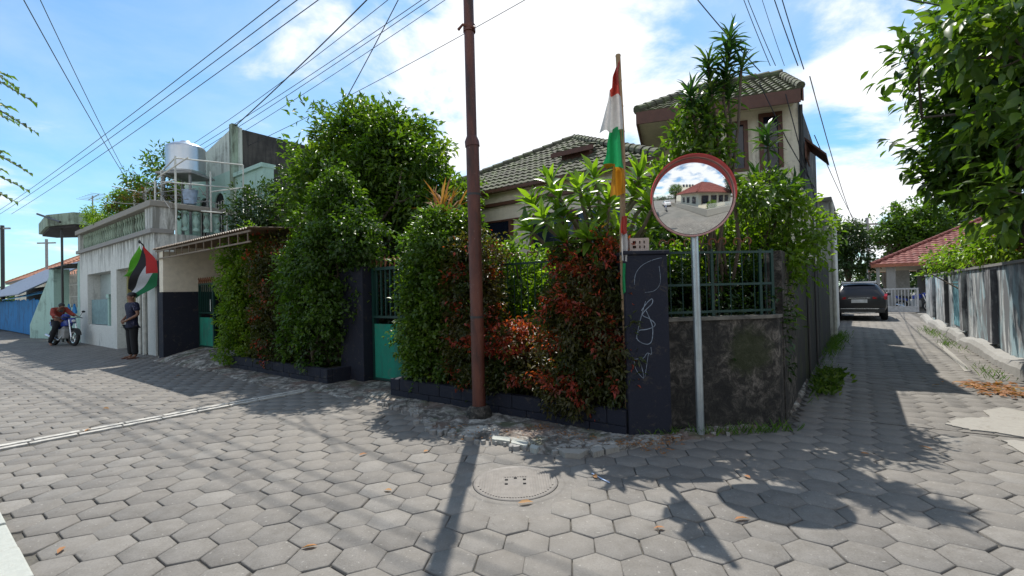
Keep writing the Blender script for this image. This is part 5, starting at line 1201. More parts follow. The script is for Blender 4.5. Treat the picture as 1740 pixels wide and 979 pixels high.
def person_crouch(label, loc, rz):
    r = thing('person', label, 'person', loc)
    J = dict(pel=(V3(0, .12, .92), (.11, .10)), sp=(V3(0, .06, 1.10), (.105, .085)), ch=(V3(0, -.08, 1.27), (.12, .09)), nk=(V3(0, -.17, 1.36), .055), hd=(V3(0, -.22, 1.41), (.075, .09)), hd2=(V3(0, -.26, 1.46), (.07, .08)), nose=(V3(0, -.33, 1.39), .014),
             sl=(V3(-.18, -.08, 1.30), .05), el=(V3(-.27, -.24, 1.12), .044), wl=(V3(-.28, -.46, 1.06), .028), hl=(V3(-.28, -.54, 1.05), .03), sr=(V3(.18, -.08, 1.30), .058), er=(V3(.27, -.24, 1.12), .044), wr=(V3(.28, -.46, 1.06), .028), hr=(V3(.28, -.54, 1.05), .03),
             kl=(V3(-.20, -.26, .66), .065), al=(V3(-.26, -.02, .10), .04), tl=(V3(-.27, -.16, .03), .03), kr=(V3(.20, -.26, .66), .065), ar=(V3(.26, -.02, .10), .04), tr=(V3(.27, -.16, .03), .03))
    E = [('pel', 'sp'), ('sp', 'ch'), ('ch', 'nk'), ('nk', 'hd'), ('hd', 'hd2'), ('hd', 'nose'), ('ch', 'sl'), ('sl', 'el'), ('el', 'wl'), ('wl', 'hl'), ('ch', 'sr'), ('sr', 'er'), ('er', 'wr'), ('wr', 'hr'), ('pel', 'kl'), ('kl', 'al'), ('al', 'tl'), ('pel', 'kr'), ('kr', 'ar'), ('ar', 'tr')]
    for sgn, h in ((-1, 'hl'), (1, 'hr')):
        hp = J[h][0]
        for f in range(4):
            a = f'f{h}{f}'; b = a + 'b'; J[a] = (hp + V3(-.024 + .016 * f, -.04, -.005), .009); J[b] = (hp + V3(-.024 + .016 * f, -.06, -.03), .008); E += [(h, a), (a, b)]
        J['t' + h] = (hp + V3(-sgn * .035, -.02, -.01), .010); E.append((h, 't' + h))
    skin_mesh('body', r, SKIN, J, E, loc)
    g = lambda k, m_=1.38: (J[k][0], tuple(x * m_ + .016 for x in (J[k][1] if isinstance(J[k][1], tuple) else (J[k][1],) * 2)))
    skin_mesh('jacket', r, REDCLOTH, {k: g(k) for k in ('pel', 'sp', 'ch', 'sl', 'sr', 'el', 'er', 'wl', 'wr')}, [('pel', 'sp'), ('sp', 'ch'), ('ch', 'sl'), ('ch', 'sr'), ('sl', 'el'), ('el', 'wl'), ('sr', 'er'), ('er', 'wr')], loc)
    t = {k: g(k, 1.2) for k in ('pel', 'kl', 'kr', 'al', 'ar')}; t['pel'] = (V3(0, .12, .90), (.14, .13)); skin_mesh('trousers', r, TROUSER, t, [('pel', 'kl'), ('kl', 'al'), ('pel', 'kr'), ('kr', 'ar')], loc)
    mb = MB(); mb.ell(Vector(loc) + V3(0, -.215, 1.445), (.088, .105, .085), 14, 10); mb.build('hair', HAIR, r, smooth='all')
    r.rotation_euler = (0, 0, rz); return r


# ================================================================== VEHICLES
def wheel(r, root, c, R, wd, ax, rimc=CHROME, spokes=8):
    c = Vector(c); ax = Vector(ax).normalized(); w_ = thing_part('wheel', root, c)
    mb = MB(); mb.lathe(c, [(R * .68, -wd * .5), (R * .9, -wd * .5), (R, -wd * .3), (R, wd * .3), (R * .9, wd * .5), (R * .68, wd * .5), (R * .68, -wd * .5)], 28, ax); mb.build('tyre', TYRE, w_, smooth=True)
    mb = MB(); mb.lathe(c, [(R * .69, -wd * .35), (R * .60, -wd * .3), (R * .60, wd * .3), (R * .69, wd * .35)], 28, ax); mb.lathe(c, [(.001, wd * .34), (R * .16, wd * .34), (R * .16, -wd * .34), (.001, -wd * .34)], 14, ax)
    a = ax.orthogonal().normalized(); b = ax.cross(a)
    for k in range(spokes):
        th = 2 * math.pi * k / spokes; u = a * math.cos(th) + b * math.sin(th); mb.tube([c + u * R * .1, c + u * R * .63], R * .045, 5)
    mb.build('rim', rimc, w_, smooth=True); return w_
def thing_part(name, parent, c):
    o = bpy.data.objects.new(name, None); COL.objects.link(o); o.parent = parent; q = parent; o0 = Vector((0, 0, 0))
    while q: o0 += Vector(q.location); q = q.parent
    o.location = Vector(c) - o0; o.empty_display_size = .1; return o
def motorbike(label, group=None, paint=BLUEBIKE):
    r = thing('motorbike', label, 'motorbike', (0, 0, 0), group)      # length along x, front at +x
    wheel(r, r, (.64, 0, .30), .30, .09, (0, 1, 0), CHROME, 6); wheel(r, r, (-.62, 0, .30), .30, .12, (0, 1, 0), CHROME, 6)
    mb = MB(); mb.hexa([V3(-.10, -.11, .66), V3(-.10, .11, .66), V3(.32, .10, .70), V3(.32, -.10, .70)], [V3(-.12, -.08, .84), V3(-.12, .08, .84), V3(.26, .11, .93), V3(.26, -.11, .93)]); mb.build('fuel_tank', paint, r, bevel=.04)
    mb = MB(); mb.hexa([V3(-.70, -.09, .74), V3(-.70, .09, .74), V3(-.08, .12, .66), V3(-.08, -.12, .66)], [V3(-.74, -.08, .86), V3(-.74, .08, .86), V3(-.08, .10, .80), V3(-.08, -.10, .80)]); mb.build('seat', TYRE, r, bevel=.03)
    mb = MB(); mb.hexa([V3(-.86, -.06, .70), V3(-.86, .06, .70), V3(-.3, .1, .56), V3(-.3, -.1, .56)], [V3(-.92, -.05, .86), V3(-.92, .05, .86), V3(-.3, .09, .70), V3(-.3, -.09, .70)]); mb.build('tail', paint, r, bevel=.02)
    mb = MB(); mb.box((.05, 0, .42), (.20, .13, .17)); mb.tube([(-.1, 0, .52), (.14, 0, .66)], .10, 12); mb.build('engine', GREYM, r, bevel=.03)
    mb = MB(); mb.tube([(.16, -.12, .34), (.0, -.15, .2), (-.35, -.16, .26), (-.78, -.17, .38)], [.025, .03, .045, .05], 10); mb.build('exhaust', CHROME, r, smooth=True)
    for s in (-1, 1):
        mb = MB(); mb.tube([(.64, s * .09, .30), (.42, s * .09, .92)], .022, 8); mb.build('fork', CHROME, r, smooth=True)
        mb = MB(); mb.tube([(.42, s * .04, .98), (.36, s * .22, 1.02), (.28, s * .36, .99)], .014, 8); mb.build('handlebar', DARKM, r, smooth=True)
        mb = MB(); mb.tube([(.38, s * .22, 1.02), (.40, s * .30, 1.20)], .007, 6); mb.ell((.40, s * .32, 1.22), (.015, .06, .04), 10, 6); mb.build('mirror', DARKM, r, smooth='all')
        mb = MB(); mb.tube([(-.62, s * .09, .30), (-.05, s * .08, .36)], .022, 6); mb.tube([(-.5, s * .08, .74), (-.56, s * .10, .36)], .02, 6); mb.build('swing_arm', DARKM, r)
    mb = MB(); mb.hexa([V3(.40, -.10, .78), V3(.40, .10, .78), V3(.54, .06, .80), V3(.54, -.06, .80)], [V3(.36, -.11, 1.0), V3(.36, .11, 1.0), V3(.50, .07, .98), V3(.50, -.07, .98)]); mb.build('front_cowl', paint, r, bevel=.03)
    mb = MB(); mb.ell((.53, 0, .88), (.04, .065, .055), 12, 8); mb.build('headlight', PLATE, r, smooth='all')
    mb = MB(); a0 = .64
    for k in range(9):
        th = math.radians(20 + k * 15); 
    mb.add([V3(.64 + .33 * math.cos(math.radians(15 + k * 16)), y, .30 + .33 * math.sin(math.radians(15 + k * 16))) for k in range(8) for y in (-.06, .06)], [(2 * k, 2 * k + 1, 2 * k + 3, 2 * k + 2) for k in range(7)])
    mb.build('mudguard', DARKM, r, smooth=True)
    mb = MB(); mb.ell((-.93, 0, .80), (.02, .05, .03), 10, 6); mb.build('tail_light', LAMPRED, r, smooth='all')
    mb = MB(); mb.tube([(.0, .1, .25), (-.05, .28, .0)], .012, 6); mb.build('kickstand', DARKM, r)
    return r
bike = motorbike('dark blue motorbike standing beside the wall of the old house', 'motorbikes')
bike2 = copy_tree(bike); bike3 = copy_tree(bike)
p = PH(124, 586, 0) - UT * .25; bike.location = p; bike.rotation_euler = (math.radians(-4), 0, math.radians(-22))
bike2['label'] = 'motorbike standing under the red-roofed porch at the alley end'; bike2.location = B(-4.15, 28.4, 0); bike2.rotation_euler = (0, 0, math.radians(-70))
person_crouch('person in rust-red jacket sitting hunched on the dark blue motorbike', p + Vector((-.30, .13, 0)), math.radians(68))
hm = MB(); hp = Matrix.Rotation(math.radians(-22), 3, 'Z') @ V3(.16, 0, 1.02) + p; hm.ell(hp, (.13, .13, .12), 16, 10); tag(hm.build('helmet', BLUEBIKE, smooth='all'), 'shiny blue helmet resting on the tank of the dark blue motorbike', 'helmet')
bike3['label'] = 'motorbike riding up the street behind the viewer, seen only in the traffic mirror'; bike3.location = B(-2.2, -11, 0); bike3.rotation_euler = (0, 0, math.radians(53))
bike3['label'] = 'motorbike parked across the junction, shown in the traffic mirror'

def car(label, paint, group=None):
    r = thing('parked_car', label, 'car', (0, 0, 0), group)   # rear at y=0, front at +y
    L, Wd, Ht = 4.35, .90, 1.60
    # stations: y, sill z, body half width, belt z, roof half width, roof z
    st = [(0.0, .42, .72, .78, .60, .86), (.05, .34, .84, .98, .66, 1.05), (.16, .28, .88, 1.04, .66, 1.22), (.42, .26, .90, 1.05, .62, 1.50), (.75, .24, .90, 1.04, .60, 1.57), (1.6, .24, .90, 1.00, .60, 1.60), (2.3, .24, .90, .97, .60, 1.55),
          (2.75, .24, .90, .95, .66, 1.30), (3.15, .24, .90, .93, .76, 1.02), (3.7, .26, .88, .84, .76, .92), (4.15, .30, .84, .70, .70, .80), (4.35, .38, .70, .58, .55, .66)]
    vs = []; fs = []
    for (y, z0, hw, zb, rw, zr) in st:
        ring = [(-hw * .92, z0), (-hw, z0 + (zb - z0) * .35), (-hw * 1.0, z0 + (zb - z0) * .75), (-hw * .96, zb), (-(hw * .35 + rw * .65), zb + (zr - zb) * .45), (-rw, zb + (zr - zb) * .9), (-rw * .8, zr), (0, zr + .02)]
        ring = ring + [(-x, z) for x, z in ring[-2::-1]]
        vs += [(x, y, z) for x, z in ring]
    n = 15
    for i in range(len(st) - 1):
        for k in range(n - 1): fs.append((i * n + k, i * n + k + 1, (i + 1) * n + k + 1, (i + 1) * n + k))
        fs.append((i * n + n - 1, i * n, (i + 1) * n, (i + 1) * n + n - 1))
    fs.append(tuple(range(n))[::-1]); fs.append(tuple(range((len(st) - 1) * n, len(st) * n)))
    mb = MB(); mb.add(vs, fs); body = mb.build('body', paint, r, smooth='all'); body.modifiers.new('s', 'SUBSURF').render_levels = 1
    mb = MB(); mb.hexa([V3(-.60, .135, 1.09), V3(.60, .135, 1.09), V3(.52, .36, 1.44), V3(-.52, .36, 1.44)], [V3(-.60, .11, 1.10), V3(.60, .11, 1.10), V3(.52, .335, 1.45), V3(-.52, .335, 1.45)]); mb.build('rear_window', GLASSD, r)
    mb = MB(); mb.hexa([V3(-.60, .27, 1.535), V3(.60, .27, 1.535), V3(.58, .62, 1.60), V3(-.58, .62, 1.60)], [V3(-.58, .25, 1.56), V3(.58, .25, 1.56), V3(.56, .62, 1.625), V3(-.56, .62, 1.625)]); mb.build('spoiler', paint, r, bevel=.01)
    mb = MB(); mb.hexa([V3(-.66, 2.34, 1.50), V3(.66, 2.34, 1.50), V3(.74, 3.02, 1.10), V3(-.74, 3.02, 1.10)], [V3(-.60, 2.34, 1.53), V3(.60, 2.34, 1.53), V3(.70, 3.04, 1.12), V3(-.70, 3.04, 1.12)]); mb.build('windscreen', GLASSD, r)
    for s in (-1, 1):
        mb = MB(); mb.hexa([V3(s * .86, .55, 1.08), V3(s * .86, 2.6, 1.04), V3(s * .70, 2.2, 1.44), V3(s * .68, .75, 1.46)], [V3(s * .885, .55, 1.08), V3(s * .885, 2.6, 1.04), V3(s * .725, 2.2, 1.44), V3(s * .705, .75, 1.46)]); mb.build('side_window', GLASSD, r)
        mb = MB(); mb.hexa([V3(s * .42, .02, .97), V3(s * .88, .10, .98), V3(s * .90, .30, 1.10), V3(s * .50, .08, 1.04)], [V3(s * .42, .05, .90), V3(s * .89, .16, .86), V3(s * .91, .34, 1.0), V3(s * .5, .12, .95)])
        mb.hexa([V3(s * .42, -.005, .90), V3(s * .86, .06, .86), V3(s * .88, .08, 1.0), V3(s * .45, .02, .97)], [V3(s * .42, .06, .90), V3(s * .86, .2, .86), V3(s * .88, .25, 1.0), V3(s * .45, .1, .97)]); mb.build('tail_light', LAMPRED, r)
        mb = MB(); mb.hexa([V3(s * .45, 4.22, .66), V3(s * .80, 4.05, .68), V3(s * .82, 3.9, .80), V3(s * .5, 4.12, .80)], [V3(s * .45, 4.32, .64), V3(s * .82, 4.2, .66), V3(s * .84, 4.0, .78), V3(s * .5, 4.22, .78)]); mb.build('headlight', PLATE, r)
        mb = MB(); mb.tube([(s * .56, .7, 1.60), (s * .57, .8, 1.66), (s * .58, 2.1, 1.66), (s * .58, 2.25, 1.60)], .018, 8); mb.build('roof_rail', DARKM, r)
        mb = MB(); mb.ell((s * 1.0, 2.55, 1.05), (.10, .05, .07), 12, 8); mb.build('wing_mirror', paint, r, smooth='all')
        for y in (.78, 3.45): wheel(r, r, (s * .80, y, .34), .34, .22, (1, 0, 0), GREYM, 5)
    mb = MB(); mb.hexa([V3(-.26, .01, .74), V3(.26, .01, .74), V3(.26, .02, .88), V3(-.26, .02, .88)], [V3(-.26, -.02, .74), V3(.26, -.02, .74), V3(.26, -.01, .88), V3(-.26, -.01, .88)]); mb.build('number_plate', PLATE, r)
    mb = MB(); mb.box((0, .02, .42), (.80, .06, .10)); mb.build('rear_bumper', DARKM, r, bevel=.03)
    mb = MB(); mb.box((0, -.045, .50), (.62, .012, .018)); mb.box((0, -.045, .34), (.5, .012, .02)); mb.box((0, -.0, .935), (.36, .03, .014)); mb.parts('chrome_strip', CHROME, r)
    return r
c1 = car('black SUV seen from behind, parked on the left side of the alley', CARPAINT)
c1.location = B(-1.80, 19.75, 0); c1.rotation_euler = (0, 0, math.radians(-36.87)); c1.scale = (1.03, 1, 1.0)
c2 = car('white car parked across the junction, visible only as a reflection in the traffic mirror', CARWHITE)
c2.location = B(-3.6, -16, 0); c2.rotation_euler = (0, 0, math.radians(143.13))

# ================================================================== ALLEY END AND RIGHT SIDE
RH = hiproof('red_roofed_house', 'low house with red tiled hip roof and open porch at the end of the alley', 'house', B(-8, 30), -17.5, -5.2, 32.0, 41, 0, 2.62, 3.6, plain('dark_porch_wall', (.045, .04, .04), .8), TILE_RED, over=2.8, tw=.3, fascia=plain('orange_brown_fascia', (.30, .10, .05), .6))
mb = MB(); mb.bb(-3.45, -3.05, 29.5, 29.9, 0, 2.5); mb.build('porch_column', CONC, RH)
mb = MB(); mb.bb(-2.75, -2.6, 29.4, 29.6, 0, 2.5); mb.build('slim_column', CONC, RH)
mb = MB(); mb.bb(-4.2, -3.1, 31.9, 31.98, 0, 2.3); mb.build('shutter', GREYM, RH)
gt = thing('white_gate', 'low white barred sliding gate between the black car and the porch column', 'gate', B(-3.5, 26.6))
mb = MB()
for k in range(12): mb.bb(-2.6 - k * .13, -2.63 - k * .13, 26.6, 26.63, .35, 1.2)
mb.build('bars', plain('white_gate_paint', (.48, .48, .48), .5), gt)
mb = MB(); mb.bb(-2.55, -4.15, 26.59, 26.64, 1.2, 1.27); mb.bb(-2.55, -4.15, 26.59, 26.64, .05, .35); mb.bb(-4.1, -4.18, 26.58, 26.65, .05, 1.27); mb.build('frame', bpy.data.materials['white_gate_paint'], gt)
antenna('television_antenna', 'television antenna on a mast above the red tiled roof', B(-7.5, 29, 0), 7.2, Vector((1, .3, 0)), 9, 1.4, 1.1)
tp = thing('utility_pole', 'slender distant utility pole above the dark trees at the alley end', 'utility pole', B(.6, 36), 'distant utility poles')
mb = MB(); q = P(1474, 400, 36); q.z = 0; mb.tube([q, q + UZ * 6.7], .11, 8); mb.build('shaft', GREYM, tp); mb = MB(); mb.box(q + UZ * 6.2, (.8, .05, .06)); mb.box(q + UZ * 5.8, (.5, .05, .05)); mb.parts('crossarm', GREYM, tp)
t2 = thing('utility_pole', 'dark utility pole at the far left edge above the terracotta roofs', 'utility pole', P(5, 500, 30) * 1, 'distant utility poles')
t2.location.z = 0; q = t2.location.copy(); mb = MB(); mb.tube([q, q + UZ * 6.7], .10, 8); mb.build('shaft', DARKM, t2); mb = MB(); mb.box(q + UZ * 6.5, (.5, .05, .05)); mb.parts('crossarm', GREYM, t2)
t3 = thing('utility_pole', 'thin pole with short crossarm between the terracotta roof and the canopy', 'utility pole', P(80, 500, 36), 'distant utility poles')
t3.location.z = 0; q = t3.location.copy(); mb = MB(); mb.tube([q, q + UZ * 6.6], .09, 8); mb.build('shaft', GREYM, t3); mb = MB(); mb.box(q + UZ * 6.3, (.7, .05, .05)); mb.parts('crossarm', GREYM, t3)
tree('garden_tree', 'dark bushy tree above the black car at the left side of the alley end', 81, P(1435, 500, 29) * 1 - UZ * P(1435, 500, 29).z, Vector((21.0, 29, 2.8)), .14,
     [(*P(1438, 405, 29), 1.1, 1.1, 1.0), (*P(1455, 440, 28.5), 1.0, .9, .9), (*P(1420, 440, 28.5), .9, .9, 1.1), (*P(1425, 390, 29.5), .7, .7, .6), (*P(1460, 395, 29.5), .5, .5, .5)], 210, 26, .4, .22, .10, L_DARK, inner=.25)
tree('spreading_tree', 'huge dense rounded tree behind the red tiled roof', 82, Vector((34, 42, 0)), Vector((34, 42, 4.2)), .45,
     [(*P(1545, 385, 42), 2.8, 2.2, 1.9), (*P(1600, 370, 42), 2.8, 2.4, 2.0), (*P(1515, 400, 42), 1.5, 1.5, 1.3), (*P(1650, 385, 43), 3, 2.4, 2.3), (*P(1570, 410, 41), 2.8, 2, 1.6), (*P(1700, 400, 43), 3, 2.4, 2)], 520, 34, .55, .34, .18, L_GREEN, inner=.2, tints=(.0, .8), lump=.3)
# right wall with pilasters
rw = thing('garden_wall', 'streaked blue-white garden wall with dark pilasters on the right of the alley', 'wall', B(-3.95, 10))
mb = MB(); mb.bb(-3.95, -4.08, 1.2, 20.6, -.05, 1.76); mb.prism([B(-3.95, 20.6), B(-4.08, 20.6), B(-5.1, 23.5), B(-4.95, 23.55)], -.05, 1.75); mb.build('wall', STREAKWALL, rw)
mb = MB(); mb.bb(-3.92, -4.11, 1.2, 20.6, 1.76, 1.81); mb.build('coping', CONC, rw)
for i, t in enumerate((5.0, 8.35, 11.6, 14.6, 17.6)):
    mb = MB(); mb.bb(-3.86, -3.95, t, t + .42, .27, 1.70); mb.build('pilaster', aged('dark_pilaster', (.55, .57, .57), (.10, .10, .11), .4, 1.3) if i == 0 else bpy.data.materials['dark_pilaster'], rw)
mb = MB(); mb.bb(-3.94, -3.95, 12.1, 13.6, .3, 1.5); o = mb.build('painted_panel', plain('turquoise_paint', (.14, .34, .40), .8, var=.3), rw)
# big right tree with large leaves overhanging the wall
RT = [(*P(1690, 150, 8.2), 1.05, 1.0, 1.05), (*P(1760, 60, 7.6), 1.1, 1.0, 1.1), (*P(1730, 220, 8.0), 1.2, 1.1, .95), (*P(1660, 250, 8.6), .8, .8, .65), (*P(1700, 20, 7.8), .9, .9, .6), (*P(1630, 195, 8.5), .5, .5, .5), (*P(1800, 120, 8), 1.4, 1.2, 1.6), (*P(1590, 85, 7.4), .42, .4, .16), (*P(1760, 320, 8.2), .9, .8, .6), (*P(1610, 290, 8.6), .45, .45, .28), (*P(1900, 60, 8.5), 1.5, 1.5, 1.8), (*P(1700, 330, 8.4), .6, .6, .4)]
tree('large_leaf_tree', 'dark broad-leaved tree overhanging the streaked wall on the right', 83, B(-5.0, 8.6, 0), B(-4.9, 8.0, 3.0), .13, RT, 560, 26, .38, .24, .105, L_GREEN, tpl=T_BIG, nb=14, inner=.22, out=.9, lump=.3, tints=(0, .75), up=.5)
tree('large_leaf_tree', 'nearer branches with bright sunlit broad leaves at the top right', 84, B(-4.7, 5.2, 0), B(-4.7, 5.0, 3.2), .09, [(*P(1745, 130, 6.2), .6, .6, .9), (*P(1700, 30, 6.2), .7, .6, .5), (*P(1745, 330, 6.6), .5, .5, .4), (*P(1780, 240, 6.3), .5, .5, .5), (*P(1640, 45, 6.5), .5, .5, .2)], 85, 15, .34, .24, .10, L_GREEN, tpl=T_BIG, nb=8, inner=.2, out=1.0, lump=.3, tints=(.1, 1))
bush('wall_shrub', 'sunlit yellow-green shrub spilling over the streaked garden wall', 'shrub', 85, [(*P(1670, 432, 11.5), .75, .6, .35), (*P(1625, 440, 13.0), .55, .6, .28), (*P(1705, 405, 10.8), .7, .6, .40), (*P(1590, 462, 13.5), .35, .4, .18), (*P(1730, 415, 9.6), .6, .5, .4)], 150, 20, .24, .13, .055, L_BRIGHT, B(-4.6, 9.6, 0), inner=.25, lump=.3, tints=(0, .9))
bush('wall_shrub', 'dark shrub with pinkish leaves behind the garden wall under the broad-leaved tree', 'shrub', 86, [(*P(1725, 430, 10.8), .7, .6, .5), (*P(1700, 445, 12), .6, .6, .3), (*P(1760, 400, 9.8), .8, .6, .6)], 140, 22, .24, .12, .05, L_RED, B(-5.2, 8.6, 0), inner=.25, tints=(.1, .8))

# pinnate branches at the far left
rng = np.random.default_rng(91); base = B(4.3, -6.0, 0); pn = thing('pinnate_tree', 'drooping branches with paired small leaflets at the left edge of the view', 'tree', base)
mb = MB(); top = Vector((-6.6, 3.4, 3.2)); limb(mb, rng, base, top, .09, .05)
pos = []; dr = []; nr = []
def pinn(a, b, dens=26, L=.11):
    a, b = Vector(a), Vector(b); mb.tube([a, a.lerp(b, .5) + UZ * .05, b], [.008, .006, .003], 5); ax = (b - a).normalized(); sd = ax.cross(UZ).normalized()
    for k in range(dens):
        f = (k + 1) / dens; q = a.lerp(b, f) + UZ * .05 * math.sin(math.pi * f)
        for s in (-1, 1): pos.append(q); dr.append(sd * s + ax * .55 - UZ * .25 + Vector(rng.normal(size=3) * .12)); nr.append(UZ + Vector(rng.normal(size=3) * .2))
for (x0, y0, x1, y1, Y) in ((-190, 75, -22, 98, 3.9), (-190, 90, 14, 128, 3.9), (-180, 140, 16, 183, 4.0), (-170, 220, 4, 258, 4.0), (-200, 260, 2, 288, 4.1), (-180, 290, -25, 308, 4.0), (-200, 175, -15, 165, 4.3)):
    a, b = P(x0, y0, Y), P(x1, y1, Y); limb(mb, rng, top, a, .03, .01, n=3); pinn(a, b)
    for k in range(2): m_ = a.lerp(b, .2 + .35 * k); pinn(m_, m_ + (b - a) * .35 + Vector((0, .3 * (k * 2 - 1), -.12)), 12)
for k in range(10):
    a = top + Vector(rng.normal(size=3) * .5) + UZ * .5; pinn(a, a + Vector((rng.normal(), rng.normal(), -.1)).normalized() * .9, 22)
mb.build('trunk', BARK, pn, smooth=True)
leaves('foliage', np.array([tuple(p) for p in pos]), np.array([tuple(p) for p in dr]), np.array([tuple(p) for p in nr]), .07, .034, L_GREEN, rng.random(len(pos)) * .8, pn)

# ================================================================== OVERHEAD CABLES
def cable(name_lab, a, b, Ha, Hb, r=.011, sag=.25, ext0=.6, ext1=0.0, grp='overhead cables'):
    A, Bc = PH(*a, Ha), PH(*b, Hb); d = Bc - A; A2 = A - d * ext0; B2 = Bc + d * ext1; n = 28
    def pt(f): p = A2.lerp(B2, f); p.z -= sag * 4 * f * (1 - f); return p
    mb = MB(); mb.tube([pt(i / n) for i in range(n + 1)], r, 6); o = mb.build('overhead_cable', CABLE, smooth=True); tag(o, name_lab, 'cable', grp); return o
cable('left steep cable falling from the upper left corner of the sky', (48, 0), (212, 300), 8.2, 6.8, .011, .2)
cable('right steep cable beside the other one falling from the upper left', (75, 0), (212, 292), 8.2, 6.7, .009, .2)
cable('highest of the three parallel cables sweeping down to the far left', (458, 0), (30, 333), 8.6, 7.6, .011, .25, .4, .2)
cable('middle one of the three parallel cables sweeping down to the far left', (487, 0), (30, 341), 8.5, 7.4, .011, .25, .4, .2)
cable('lowest of the three parallel cables sweeping down to the far left', (522, 0), (55, 338), 8.4, 7.3, .011, .25, .4, .2)
cable('thick dark cable running down to the top of the tall gable wall', (617, 0), (400, 214), 8.6, 7.0, .016, .1, .5)
cable('cable passing just right of the thick dark one towards the water tank', (645, 0), (330, 243), 8.8, 7.2, .009, .2, .4)
cable('upper cable of the close bundle passing over the water tank', (705, 0), (345, 240), 8.4, 7.0, .009, .15, .4, .3)
cable('middle cable of the close bundle passing over the water tank', (714, 3), (350, 246), 8.3, 6.9, .009, .15, .4, .3)
cable('lower cable of the close bundle passing over the water tank', (712, 22), (362, 252), 8.2, 6.8, .008, .15, .4, .2)
cable('near-vertical cable dropping into the crown of the large round tree', (675, 0), (587, 168), 7.6, 6.0, .010, .05, .4, .2)
cable('lone shallow cable above the large round tree', (735, 82), (450, 232), 7.4, 6.6, .008, .1, .4, .2)
cable('cable crossing behind the tallest cane plant down to the tiled roof', (1188, 0), (1292, 122), 8.0, 6.6, .012, .05, .4)
cable('left cable of the pair reaching the middle of the tiled roof', (1265, 0), (1309, 112), 8.0, 6.6, .008, .05, .4)
cable('right cable of the pair reaching the middle of the tiled roof', (1272, 0), (1318, 112), 8.0, 6.6, .008, .05, .4)
cable('faint thin cable above the tiled roof ridge', (1296, 0), (1333, 112), 8.0, 6.6, .006, .05, .4)
cable('left cable of the pair dropping to the roof corner of the two-storey house', (1317, 0), (1356, 112), 8.2, 6.6, .012, .05, .5)
cable('right cable of the pair dropping to the roof corner of the two-storey house', (1330, 0), (1366, 118), 8.2, 6.6, .012, .05, .5)
cable('slack cable hanging along the alley from the roof corner', (1376, 130), (1452, 372), 6.5, 5.2, .014, .5, 0, .2)
cable('second slack cable hanging along the alley under the first', (1384, 230), (1466, 388), 4.9, 5.0, .010, .4, 0, .1)
cable('single cable crossing the top right corner among the broad leaves', (1525, -4), (1745, 37), 5.2, 5.2, .010, .0, .5, .6)
for i, (a, b) in enumerate((((1290, 140), (1384, 320)), ((1335, 160), (1388, 345)))):
    A, Bc = P(*a, 9.3), P(*b, 9.6); mb = MB(); mb.tube([A, A.lerp(Bc, .5) - UZ * .1, Bc], .010, 5); tag(mb.build('drop_cable', CABLE), ('upper', 'lower')[i] + ' thin drop cable slanting across the front of the two-storey house', 'cable', 'overhead cables')

# ================================================================== GROUND DETAIL
rng = np.random.default_rng(101)
def scatter(name, pts, Ln, Wd, mat, tint, tpl=T_DIA, upr=None, lab=None, z=.012):
    pts = np.array(pts); n = len(pts); a = rng.random(n) * 6.283; d = np.stack([np.cos(a), np.sin(a), np.full(n, .1) if upr is None else upr * (.7 + .6 * rng.random(n))], 1)
    nn = rng.normal(size=(n, 3)) * .25; nn[:, 2] += 1
    if upr is not None: nn = np.stack([-np.sin(a), np.cos(a), rng.normal(size=n) * .3], 1)
    p3 = np.concatenate([pts, np.full((n, 1), z)], 1); o = leaves(name, p3, d, nn, Ln * (.6 + .8 * rng.random(n)), Wd, mat, tint, None, tpl); o['kind'] = 'stuff'; return o
def around(c, n, sx, sy=None): return [(c.x + rng.normal() * sx, c.y + rng.normal() * (sy or sx)) for _ in range(n)]
L1 = []
for (x, y, n, s) in ((1700, 660, 90, .22), (1735, 672, 80, .2), (1660, 655, 30, .2)): L1 += around(PH(x, y, 0), n, s, s * .6)
scatter('dry_leaf_litter', L1, .10, .045, L_DRY, rng.random(len(L1)), T_BIG, z=.02)
L2 = [tuple(PH(x, y, 0).xy) for (x, y) in ((666, 836), (880, 858), (1248, 886), (610, 776), (175, 695), (155, 730), (1275, 815), (1015, 815), (540, 930), (1560, 760), (1130, 900), (720, 770), (1462, 772), (300, 640), (110, 932))]
scatter('fallen_leaves', L2, .085, .035, L_DRY, .4 + .6 * rng.random(len(L2)), T_BIG, z=.012)
L3 = []
for k in range(240): q = B(.9 - rng.random() * 1.5 + .1, -.15 - rng.random() * .2); L3.append((q.x, q.y))
for k in range(160): q = PH(1050 + rng.random() * 110, 748 + rng.random() * 14, 0); L3.append((q.x, q.y))
for k in range(120): q = PH(760 + rng.random() * 250, 725 + rng.random() * 30, 0); L3.append((q.x, q.y))
scatter('leaf_debris', L3, .03, .012, L_DRY, rng.random(len(L3)), z=.035)
G_ = []
for (c, n, sa, sb) in ((B(-1.3, 9.5), 700, .10, 1.2), (B(-1.35, 4.4), 160, .08, .9), (B(-3.5, 10.5), 90, .10, .7), (B(-3.45, 6.0), 60, .08, .5), (B(-3.5, 14), 140, .1, 1.0), (B(-1.35, 12), 300, .12, .8)):
    for k in range(n): q = c + US * rng.normal() * sa + UT * rng.normal() * sb; G_.append((q.x, q.y))
for k in range(240): q = Vector((1.2 + rng.random() * 1.7, 4.58 + rng.random() * .1 + 0, 0)); q.y += .12 * max(0, q.x - 1.9); G_.append((q.x, q.y))
scatter('weeds', G_, .11, .010, L_GRASS, rng.random(len(G_)), T_STRAP, 1.6, z=.0)
G2 = []
for k in range(420): q = B(-1.45 + rng.normal() * .08, 3.0 + rng.random() * 2.2); G2.append((q.x, q.y))
mb = MB(); rc = random.Random(77)
